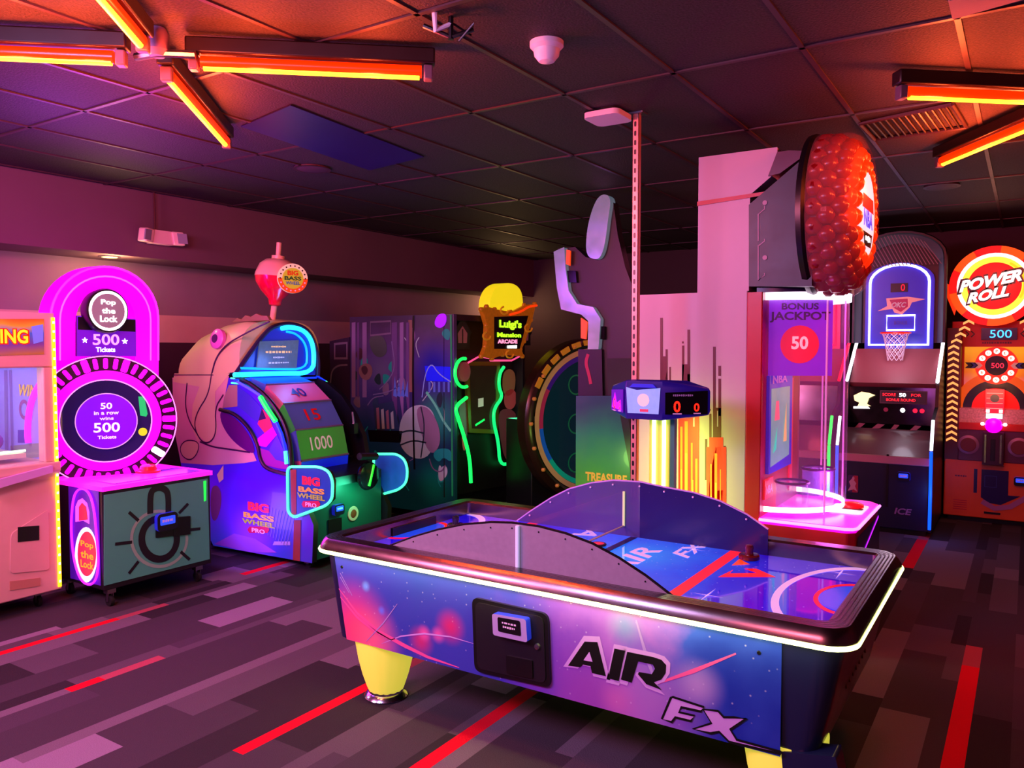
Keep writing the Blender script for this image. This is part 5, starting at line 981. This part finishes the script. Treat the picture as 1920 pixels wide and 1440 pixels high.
# ------------------------------------------------ BASKETBALL HOOP MACHINES
def hoop_machine(xl, label, back, neonm, postm, postlow, hoopm, full=True):
    t=thing('basketball_hoop_machine',label,'arcade machine',(xl+.42,8.9,0),'basketball hoop machines on the back wall')
    xr=xl+.84; F0=8.2
    MB().box(xl+.05,xr-.05,F0+.05,9.5,0,.06,BLACK).build('plinth',t)
    MB().box(xl+.03,xr-.03,F0+.02,8.62,.05,.66,mat('hoop_base_navy','#0a0c34',.4)).build('base',t,.006)
    MB().box(xl+.02,xr-.02,F0,F0+.06,.66,.73,mat('hoop_lip_pink','#c08898',.35)).build('ball_lip',t,.006)
    MB().prism([(xl+.03,F0+.06,.72),(xl+.03,8.62,.95),(xl+.03,8.62,.90),(xl+.03,F0+.06,.66)],(.78,0,0),mat('ball_tray','#6a4858',.3,coat=.3)).build('ball_tray',t)
    for s_ in (0,1):
        x_=xl if s_==0 else xr-.03
        MB().prism([(x_,F0,.05),(x_,F0,.82),(x_,F0+.1,1.08),(x_,8.6,1.18),(x_,8.66,1.42),(x_,9.14,1.80),(x_,9.6,1.80),(x_,9.6,.05)],(.03,0,0),mat('hoop_side_black','#120c1c',.4)).build('side_wall',t)
        xx=x_+.015
        MB().tube([(xx,F0-.012,.08),(xx,F0-.012,.80)],.014,postlow,8).build('post_light',t); MB().tube([(xx,F0-.01,.81),(xx,F0+.10,1.08)],.014,postm,8).build('post_light',t)
        MB().tube([(xx,8.62,1.42),(xx,9.12,1.80)],.016,neonm,8).build('rail_light',t)
    MB().prism([(xl+.03,8.62,1.0),(xl+.03,8.66,1.36),(xl+.03,8.80,1.36),(xl+.03,8.80,1.0)],(.78,0,0),GLOSSB).build('display_housing',t)
    MB().prism([(xl+.03,8.70,1.40),(xl+.03,9.02,1.74),(xl+.03,9.06,1.74),(xl+.03,8.74,1.36)],(.78,0,0),mat('return_ramp','#a8606c',.5)).build('return_ramp',t)
    BYY=9.08; bb=[(xl+.10,1.74),(xl+.10,2.44)]+[(xl+.42-.32*math.cos(math.pi*k/12),2.44+.18*math.sin(math.pi*k/12)) for k in range(1,12)]+[(xl+.74,2.44),(xl+.74,1.74)]
    MB().prism([(a,BYY,b) for a,b in bb],(0,.03,0),back).build('backboard',t)
    ins=[(xl+.42+(a-xl-.42)*.86,b-.02 if b>2 else b+.04) for a,b in bb]
    MB().tube([(a,BYY-.012,b) for a,b in ins],.013,neonm,8,True).build('board_neon',t)
    MB().tube([(a,BYY-.012,b) for a,b in ((xl+.31,1.93),(xl+.57,1.93),(xl+.57,2.08),(xl+.31,2.08))],.010,neonm,8,True).build('target_neon',t)
    hood=[(xl+.0,1.80),(xl+.0,2.66)]+[(xl+.42-.42*math.cos(math.pi*k/12),2.66+.26*math.sin(math.pi*k/12)) for k in range(1,12)]+[(xl+.84,2.66),(xl+.84,1.80)]
    n=len(hood); k2=[(xl+.42+(a-xl-.42)*.84,min(b,2.62) if 0 else (b-.10 if b>2.66 else b)) for a,b in hood]
    h=MB(); h.add([(a,9.0,b) for a,b in hood]+[(a,9.09,b) for a,b in k2],[(i,i+1,n+i+1,n+i) for i in range(n-1)],mat('hood_dark','#4a3a50',.4))
    h.build('hood_face',t)
    MB().prism([(a,9.115,b) for a,b in hood],(0,.02,0),BLACK).build('back_sheet',t)
    h=MB(); h.tube([(a,9.0,b) for a,b in hood],.02,BLACK,6); h.loft([[(a,9.02,b) for a,b in hood],[(a,9.14,b) for a,b in hood]],BLACK,cap=False,closed=False); h.build('hood',t)
    h=MB()
    for k in range(22):
        x_=xl+.0+.034*k
        for z0_ in (2.50,):
            top=2.66+.24*math.sqrt(max(0,1-((x_+.10-xl-.42)/.42)**2)) if abs(x_+.10-xl-.42)<.42 else 0
            if top>z0_ and x_+.16<xl+.84: stroke(h,[(x_+.16,8.995,2.58),(x_,8.995,min(top,2.58+.40))],.008,-YR,mat('hood_stripe','#907888',.4))
    h.build('hood_stripes',t)
    # hoop and net
    hc=Vector((xl+.42,BYY-.20,1.90)); h=MB(); h.tube([hc+Vector((.135*math.cos(2*math.pi*k/28),.135*math.sin(2*math.pi*k/28),0)) for k in range(28)],.010,hoopm,8,True); h.box(hc.x-.05,hc.x+.05,hc.y+.13,BYY,1.885,1.915,hoopm); h.build('hoop',t)
    nt_=MB(); NM=mat('net_cord','#e8c8e0',.6,0,'#c8a0c8',.15)
    for k in range(10):
        for s_ in (-1,1):
            pts=[]
            for j in range(9):
                a=2*math.pi*(k+s_*j*.5)/10; rr_=.13-.06*(j/8)**.6; pts.append(hc+Vector((rr_*math.cos(a),rr_*math.sin(a),-.035*j)))
            nt_.tube(pts,.0035,NM,4)
    nt_.build('net',t)
    return t,xl,xr
OKB=mat('backboard_blue','#1428b8',.3,0,'#1028d0',.35); WN=neon('white_neon','#f0f0ff',2.6); BLD=neon('deep_blue_neon','#0848ff',2.2)
t,xl,xr=hoop_machine(-1.555,'basketball hoop machine with a blue backboard outlined in white neon',OKB,WN,WN,BLD,mat('hoop_red','#f02018',.3,0,'#f02018',.4))
g=MB(); BF=9.075; g.prism([(xl+.34,BF,2.32),(xl+.50,BF,2.32),(xl+.50,BF,2.41),(xl+.34,BF,2.41)],(0,-.01,0),BLACK); g.text('0',(xl+.435,BF-.013,2.33),XR,ZR,.07,mat('dim_red_digit','#d01028',.3,0,'#e01028',1),.04,0,.01); g.build('score_display',t)
g=MB(); LR=mat('logo_red','#b01850',.3,0,'#b01850',.3); LW=mat('logo_peach','#f0a0a0',.3,0,'#f0a0a0',.3)
def lg(P,m,k): g.poly([(xl+.42+a,BF-.004-.001*k,2.18+b) for a,b in P],m)
lg([(-.12,.08),(.08,.09),(.24,.06),(.12,.03),(.10,-.02),(.03,-.09),(-.04,-.07),(-.06,-.03),(-.20,-.05),(-.11,0)],LW,0); lg([(-.09,.065),(.08,.07),(.085,-.01),(.02,-.065),(-.05,-.02)],LR,1)
g.text('OKC',(xl+.42,BF-.007,2.19),XR,ZR,.055,WT,.14,.3,.04,center=True); g.build('team_logo',t)
g=MB(); g.text('BONUS',(xl+.44,BF-.004,2.005),XR,ZR,.035,mat('faint_violet','#5040a8',.4),.12,0,.02,center=True); g.build('target_lettering',t)
g=MB(); D0=8.62; 
def dz(a,z): return (xl+a,D0-.006+(z-1.0)*.04/.36,z)
g.add([dz(.32,1.20),dz(.74,1.20),dz(.74,1.33),dz(.32,1.33)],[(0,1,2,3)],mat('led_frame','#50404c',.4)); g.add([tuple(Vector(dz(a,z))+Vector((0,-.003,0))) for a,z in ((.33,1.21),(.73,1.21),(.73,1.32),(.33,1.32))],[(0,1,2,3)],BLACK)
g.build('message_board',t)
g=MB(); RL=neon('red_message','#ff2838',1.1); yq=D0+.012
g.text('SCORE',(xl+.345,yq,1.275),XR,ZR,.028,RL,.12,0,.02); g.text('50',(xl+.495,yq,1.27),XR,ZR,.036,WLED,.06,0,.03); g.text('FOR',(xl+.60,yq,1.275),XR,ZR,.028,RL,.09,0,.02); g.text('BONUS ROUND',(xl+.38,yq,1.225),XR,ZR,.028,RL,.26,0,.02); g.build('message_lettering',t)
CB=neon('cream_emblem','#ffe8a8',1.6); g=MB()
g.poly([(xl+.10+a*.9,D0-.004,1.17+b) for a,b in ((-.02,.10),(.06,.14),(.14,.13),(.20,.11),(.14,.08),(.12,.02),(.16,-.0),(.02,-.01),(.04,.03),(-.01,.05))],CB); g.poly([(xl+.10+a*.9,D0-.004,1.14+b) for a,b in ((-.02,0),(.15,.005),(.13,.025),(-.02,.02))],WLED); g.build('lit_emblem',t)
for k,(a,m_) in enumerate(((.38,M['rim_rose']),(.53,WLED),(.64,M['oval_red']),(.70,M['oval_red']))): MB().disc((xl+a,D0-.002,1.14),XR,ZR,.022,m_,12).build('lit_button',t)

for k,(a,w_) in enumerate(((.10,.10),(.26,.12),(.43,.08),(.60,.10))): MB().prism([(xl+a,8.585,.95),(xl+a+w_*.6,8.585,.955),(xl+a+w_,8.585,.995),(xl+a+w_*.45,8.585,1.0)],(0,-.01,0),mat('painted_glint','#b08098',.25)).build('tray_glint',t)  # glints on the ball shelf, put in as pale shapes
g=MB(); g.prism([(xl+.16+a,8.218,.44+b) for a,b in rrect(.10,.17,.02)],(0,-.006,0),mat('emblem_blue','#402060',.4)); g.prism([(xl+.155+a,8.21,.44+b) for a,b in ((.0,-.08),(.05,-.08),(.05,.08),(.01,.08))],(0,-.003,0),mat('emblem_red','#a02040',.4))
g.prism([(xl+.16+a,8.206,.44+b) for a,b in ((-.045,-.07),(-.02,-.02),(-.035,.02),(-.01,.05),(.0,.075),(.015,.06),(.01,.035),(.03,.01),(.02,-.02),(.04,-.07),(.01,-.05))],(0,-.002,0),mat('emblem_pale','#c8a0b0',.4)); g.build('league_emblem',t)
grill_reader(xl+.60,8.218,.55,t,XR,ZR,-YR)
g=MB(); g.text('ICE',(xl+.60,8.214,.22),XR,ZR,.06,mat('dull_lilac','#8a6090',.4),.15,.2,.03,center=True); g.build('base_lettering',t)
g=MB(); g.prism([(xl+.46+a,8.215,.50+b) for a,b in rrect(.02,.5,.005)],(0,-.003,0),BLACK); g.build('door_seam',t)
RDN=neon('red_neon','#ff1030',1.5)
t2,xl2,xr2=hoop_machine(-2.44,'basketball hoop machine with a red backboard seen through the pink glass drum',mat('backboard_red','#c01030',.3,0,'#e01030',.6),RDN,GRN,GRN,M['hoop_red'])
lamp('hoop_white_glow','POINT',(-1.1,8.6,1.75),3.5,(.9,.8,1),.1); lamp('hoop_red_glow','POINT',(-2.0,8.7,1.9),4,(1,.1,.15),.1); lamp('blue_post_glow','POINT',(-.68,8.05,.4),2.5,(.1,.25,1),.05)

# ------------------------------------------------ ROUND SIGN ROLLING GAME
t=thing('ball_rolling_game','orange ticket game with a round red and yellow sign reading POWER ROLL','arcade machine',(-.28,9.6,0))
QY=9.2; q0,q1=-.70,.15; ORG=mat('game_orange','#e8601c',.4,noise=.08,nscale=6); ORR=mat('game_red','#c82018',.4)
MB().box(q0+.04,q1-.04,QY+.06,10.1,0,.06,BLACK).build('plinth',t)
MB().box(q0,q1,QY,10.2,.05,.62,ORG).build('base_cabinet',t,.01)
MB().box(q0+.02,q1-.02,QY+.28,10.2,.62,2.02,ORR).build('upper_cabinet',t,.01)
for a,b in ((q0,q0+.12),(q1-.12,q1)):
    MB().prism([(a,QY+.0,.60),(b,QY+.0,.60),(b,QY+.02,1.95),(a,QY+.02,1.95)],(0,.3,0),mat('pillar_maroon','#501020',.4)).build('light_pillar',t,.01)
for a,sg_ in ((q0+.06,1),(q1-.06,-1)):
    for k in range(20):
        z=.80+.062*k; xx=a+(0 if z<1.75 else sg_*(z-1.75)*.55); zz=z
        MB().prism([(xx+u_,QY-.003,zz+v_) for u_,v_ in ((-.048,.0),(0,.028),(.048,0),(.048,.024),(0,.052),(-.048,.024))],(0,-.006,0),neon('chevron_amber','#f8b060',1.0)).build('chevron_light',t)
art_=art('roll_playfield','Z',1.15,1.72,[(0,'#c81810'),(.35,'#c05098'),(.6,'#d86010'),(1,'#f0b010')],[(-.29,QY+.28,1.5,.35,'#f8c010',.7),(-.29,QY+.28,1.1,.3,'#e02010',.6)],es=.55)
MB().poly([(q0+.14,QY+.27,1.16),(q1-.14,QY+.27,1.16),(q1-.14,QY+.27,1.76),(q0+.14,QY+.27,1.76)],art_).build('playfield_board',t)
cx_=(q0+q1)/2; BFY=QY+.265
g=MB(); g.ring((cx_,BFY,1.13),XR,ZR,.0,.21,mat('arc_red','#e81010',.3,0,'#f01010',.7),0,180,n=24); g.ring((cx_,BFY-.001,1.13),XR,ZR,.21,.29,mat('arc_indigo','#180848',.3),0,180,n=24); g.ring((cx_,BFY-.002,1.13),XR,ZR,.29,.37,mat('arc_orange','#e86818',.3,0,'#e86010',.4),0,180,n=24); g.build('arc_print',t)
g=MB(); g.ring((cx_,BFY-.01,1.57),XR,ZR,.10,.19,mat('bonus_red','#e82818',.3,0,'#f02818',.7),n=36); g.disc((cx_,BFY-.009,1.57),XR,ZR,.10,mat('bonus_dark','#100828',.3),28)
g.build('bonus_ring',t)
for k,ch in enumerate('SUPER'):
    a=math.radians(150-30*k); g=MB(); c=(cx_+.145*math.cos(a),BFY-.012,1.57+.145*math.sin(a)); g.disc(c,XR,ZR,.028,neon('bonus_letter_light','#ffe8d0',2.0),16); g.text(ch,(c[0],c[1]-.002,c[2]),XR,ZR,.028,ORR,.02,0,.02,center=True); g.build('letter_light',t)
for k,ch in enumerate('BONUS'):
    a=math.radians(210+30*k); g=MB(); c=(cx_+.145*math.cos(a),BFY-.012,1.57+.145*math.sin(a)); g.disc(c,XR,ZR,.028,M['bonus_letter_light'],16); g.text(ch,(c[0],c[1]-.002,c[2]),XR,ZR,.028,ORR,.02,0,.02,center=True); g.build('letter_light',t)
g=MB(); g.text('500',(cx_+.01,BFY-.014,1.57),XR,ZR,.05,neon('crimson_digits','#ff2848',1.6),.11,0,.0,center=True); g.build('bonus_digits',t)
for s_ in (-1,1):
    g=MB()
    for k,m_ in enumerate((WT,mat('chev_blue','#2838b0',.3),BT)): g.poly([(cx_+s_*(.15+.04*k),BFY-.013,1.60),(cx_+s_*(.20+.04*k),BFY-.013,1.60),(cx_+s_*(.17+.04*k),BFY-.013,1.57),(cx_+s_*(.20+.04*k),BFY-.013,1.54),(cx_+s_*(.15+.04*k),BFY-.013,1.54),(cx_+s_*(.12+.04*k),BFY-.013,1.57)],m_)
    g.build('side_chevrons',t)
g=MB(); g.box(cx_-.14,cx_+.17,QY+.24,QY+.27,1.83,1.95,mat('digit_window','#081048',.2)); g.build('ticket_display',t); g=MB(); g.text('500',(cx_+.03,QY+.236,1.89),XR,ZR,.08,neon('blue_digits','#30b0ff',2.4),.19,0,.0,center=True); g.build('ticket_digits',t)
g=MB()
for s_ in (-1,1):
    for k in range(2): x_=cx_+s_*(.20+.05*k); stroke(g,[(x_+s_*.03,QY+.27,1.86),(x_,QY+.27,1.89),(x_+s_*.03,QY+.27,1.92)],.012,-YR,BT)
bars_txt(g,(cx_,QY+.268,1.80),XR,ZR,.26,.02,mat('maroon_letters','#5a1030',.4),12); g.build('display_print',t)
# round top sign
SC=onY(1864,536,QY+.05); rw=(onY(1778,536,QY+.05)-SC).length; rh=.95
g=MB(); g.lathe(SC+Vector((0,.10,0)),(0,-1,0),[(rw*.92,0),(rw*.98,.02),(rw*.98,.10)],mat('sign_shell','#e83008',.4,0,'#f03808',.8),48)
g.prism([SC+Vector((-rw*.99,-.0,.03)),SC+Vector((-rw*1.06,0,.05)),SC+Vector((-rw*1.02,0,-.10)),SC+Vector((-rw*.85,0,-.28)),SC+Vector((-rw*.8,0,-.2))],(0,.04,0),M['sign_shell']); g.build('sign_shell',t)
g=MB()
for k in range(10):
    g.ring(SC+Vector((0,-.003,0)),XR,ZR,rw*.80,rw*.985,neon('sign_orange_seg','#ff5008',1.0) if k%2 else neon('sign_red_seg','#f01010',.9),36*k+10,36*k+46,n=6)
g.ring(SC+Vector((0,-.004,0)),XR,ZR,rw*.72,rw*.81,neon('sign_white_ring','#fff0ff',1.3)); g.ring(SC+Vector((0,-.004,0)),XR,ZR,rw*.58,rw*.72,neon('sign_yellow_ring','#ffe840',1.2)); g.disc(SC+Vector((0,-.0035,0)),XR,ZR,rw*.59,neon('sign_red_core','#f01010',.9),40)
g.ring(SC+Vector((0,-.005,0)),XR,ZR,rw*.60,rw*.66,neon('sign_yellow_ring2','#ffc018',1.2),-30,60,n=10); g.build('sign_face',t)
g=MB(); rdir=(XR+ZR*.19).normalized(); udir=ZR; 
for s_,dx_,dz_,h_,w_ in (('POWER',-.035,.05,.115,.54),('ROLL',-.05,-.085,.105,.36)):
    c=SC+Vector((dx_,-.008,dz_))
    g.text(s_,c,rdir,udir,h_*1.35,mat('sign_outline','#2a3034',.3),w_*1.09,.25,.08,center=True); g.text(s_,c+Vector((0,-.003,0)),rdir,udir,h_,neon('sign_white_letters','#ffffff',1.6),w_,.25,.045,center=True)
g.build('sign_lettering',t)
# lower hardware
g=MB(); g.box(q0+.12,q1-.12,QY+.05,QY+.3,1.0,1.14,mat('ball_glass','#c07888',.2,0,'#a04858',.2,noise=.7,nscale=60)); g.build('ticket_window',t)
g=MB(); g.box(q0+.12,q1-.12,QY-.02,QY+.3,.93,1.0,ORR); g.box(q0+.12,q1-.12,QY-.01,QY+.3,.62,.93,mat('speaker_panel_plum','#5a2850',.4)); g.build('lower_panel',t,.006)
for s_ in (-1,1):
    c=(cx_+s_*.215,QY-.012,.78); g=MB(); g.lathe((c[0],c[1],c[2]),(0,-1,0),[(.09,0),(.095,.01),(.072,.016)],mat('speaker_rim','#9a7098',.35,.3),28); g.lathe((c[0],c[1]-.017,c[2]),(0,-1,0),[(.07,0),(.065,.006)],mat('speaker_red','#501018',.5,0,'#400810',.5),24); g.build('speaker',t)
g=MB(); g.box(cx_-.09,cx_+.09,QY-.10,QY,.60,.92,mat('chute_frame','#401838',.3)); g.box(cx_-.075,cx_-.055,QY-.115,QY-.1,.62,.90,CHROME); g.box(cx_+.055,cx_+.075,QY-.115,QY-.1,.62,.90,CHROME); g.box(cx_-.02,cx_+.02,QY-.104,QY-.1,.64,.86,BLACK); g.build('ball_chute',t,.004)
MB().ball((cx_,QY-.08,.99),.075,neon('magenta_ball_light','#ff00d8',2.0),20).build('glowing_ball',t)
for s_ in (-1,1): MB().ball((cx_+s_*.095,QY-.06,1.0),.018,WLED,10).build('side_bulb',t)
g=MB(); g.box(cx_-.08,cx_+.08,QY+.02,QY+.05,1.10,1.34,mat('red_lattice_back','#d01830',.3,0,'#f02040',.7)); g.box(cx_-.07,cx_+.07,QY,QY+.03,1.05,1.10,neon('rainbow_white','#c0f0e0',1.2)); g.box(cx_-.07,cx_-.04,QY-.002,QY,1.11,1.14,WLED); g.box(cx_+.04,cx_+.07,QY-.002,QY,1.11,1.14,WLED)
for k in range(4): stroke(g,[(cx_-.07,QY+.018,1.15+.05*k),(cx_+.07,QY+.018,1.15+.05*k)],.006,-YR,neon('lattice_pink','#ff8080',1.2)); 
g.disc((cx_,QY+.016,1.25),XR,ZR,.04,mat('lattice_navy','#302060',.3),16); g.build('centre_lattice',t)
g=MB(); g.prism([(q0+.06,QY,.10),(q0+.24,QY,.10),(q0+.24,QY,.52),(q0+.06,QY,.52)],(0,-.006,0),ORG); g.build('access_door',t,.003)
g=MB()
for k in range(5): g.box(q0+.09,q0+.21,QY-.009,QY-.006,.12+.022*k,.128+.022*k,ORR)
bars_txt(g,(q0+.15,QY-.008,.46),XR,ZR,.10,.02,M['maroon_letters'],4); g.build('door_print',t)
MB().prism([(q0+.265,QY,.30),(q0+.295,QY,.30),(q0+.295,QY,.54),(q0+.265,QY,.54)],(0,-.006,0),mat('inlay_indigo','#201058',.3)).build('slot_inlay',t)
MB().prism([(q0+.33,QY,.26),(q0+.40,QY,.21),(q0+.50,QY,.20),(q0+.66,QY,.30),(q0+.56,QY,.30),(q0+.56,QY,.54),(q0+.33,QY,.54)],(0,-.007,0),M['inlay_indigo']).build('coin_panel',t)
g=MB(); stroke(g,[(q0+.34,QY-.009,.22),(q0+.45,QY-.009,.16),(q0+.58,QY-.009,.19),(q0+.72,QY-.009,.30)],.05,-YR,mat('swoosh_lilac','#b070a0',.4)); stroke(g,[(q0+.36,QY-.009,.37),(q0+.46,QY-.009,.37),(q0+.46,QY-.009,.48),(q0+.36,QY-.009,.48)],.006,-YR,mat('thin_blue','#4048a0',.4),True); g.build('panel_print',t)
MB().box(q0+.36,q0+.50,QY-.008,QY,.10,.12,BLACK).build('ticket_slot',t)
grill_reader(q0+.66,QY-.004,.45,t,XR,ZR,-YR)
lamp('amber_roll_glow','POINT',(-.28,8.9,1.3),4,(1,.4,.15),.1); lamp('sign_roll_glow','POINT',(-.28,8.9,2.4),2,(1,.35,.2),.1)
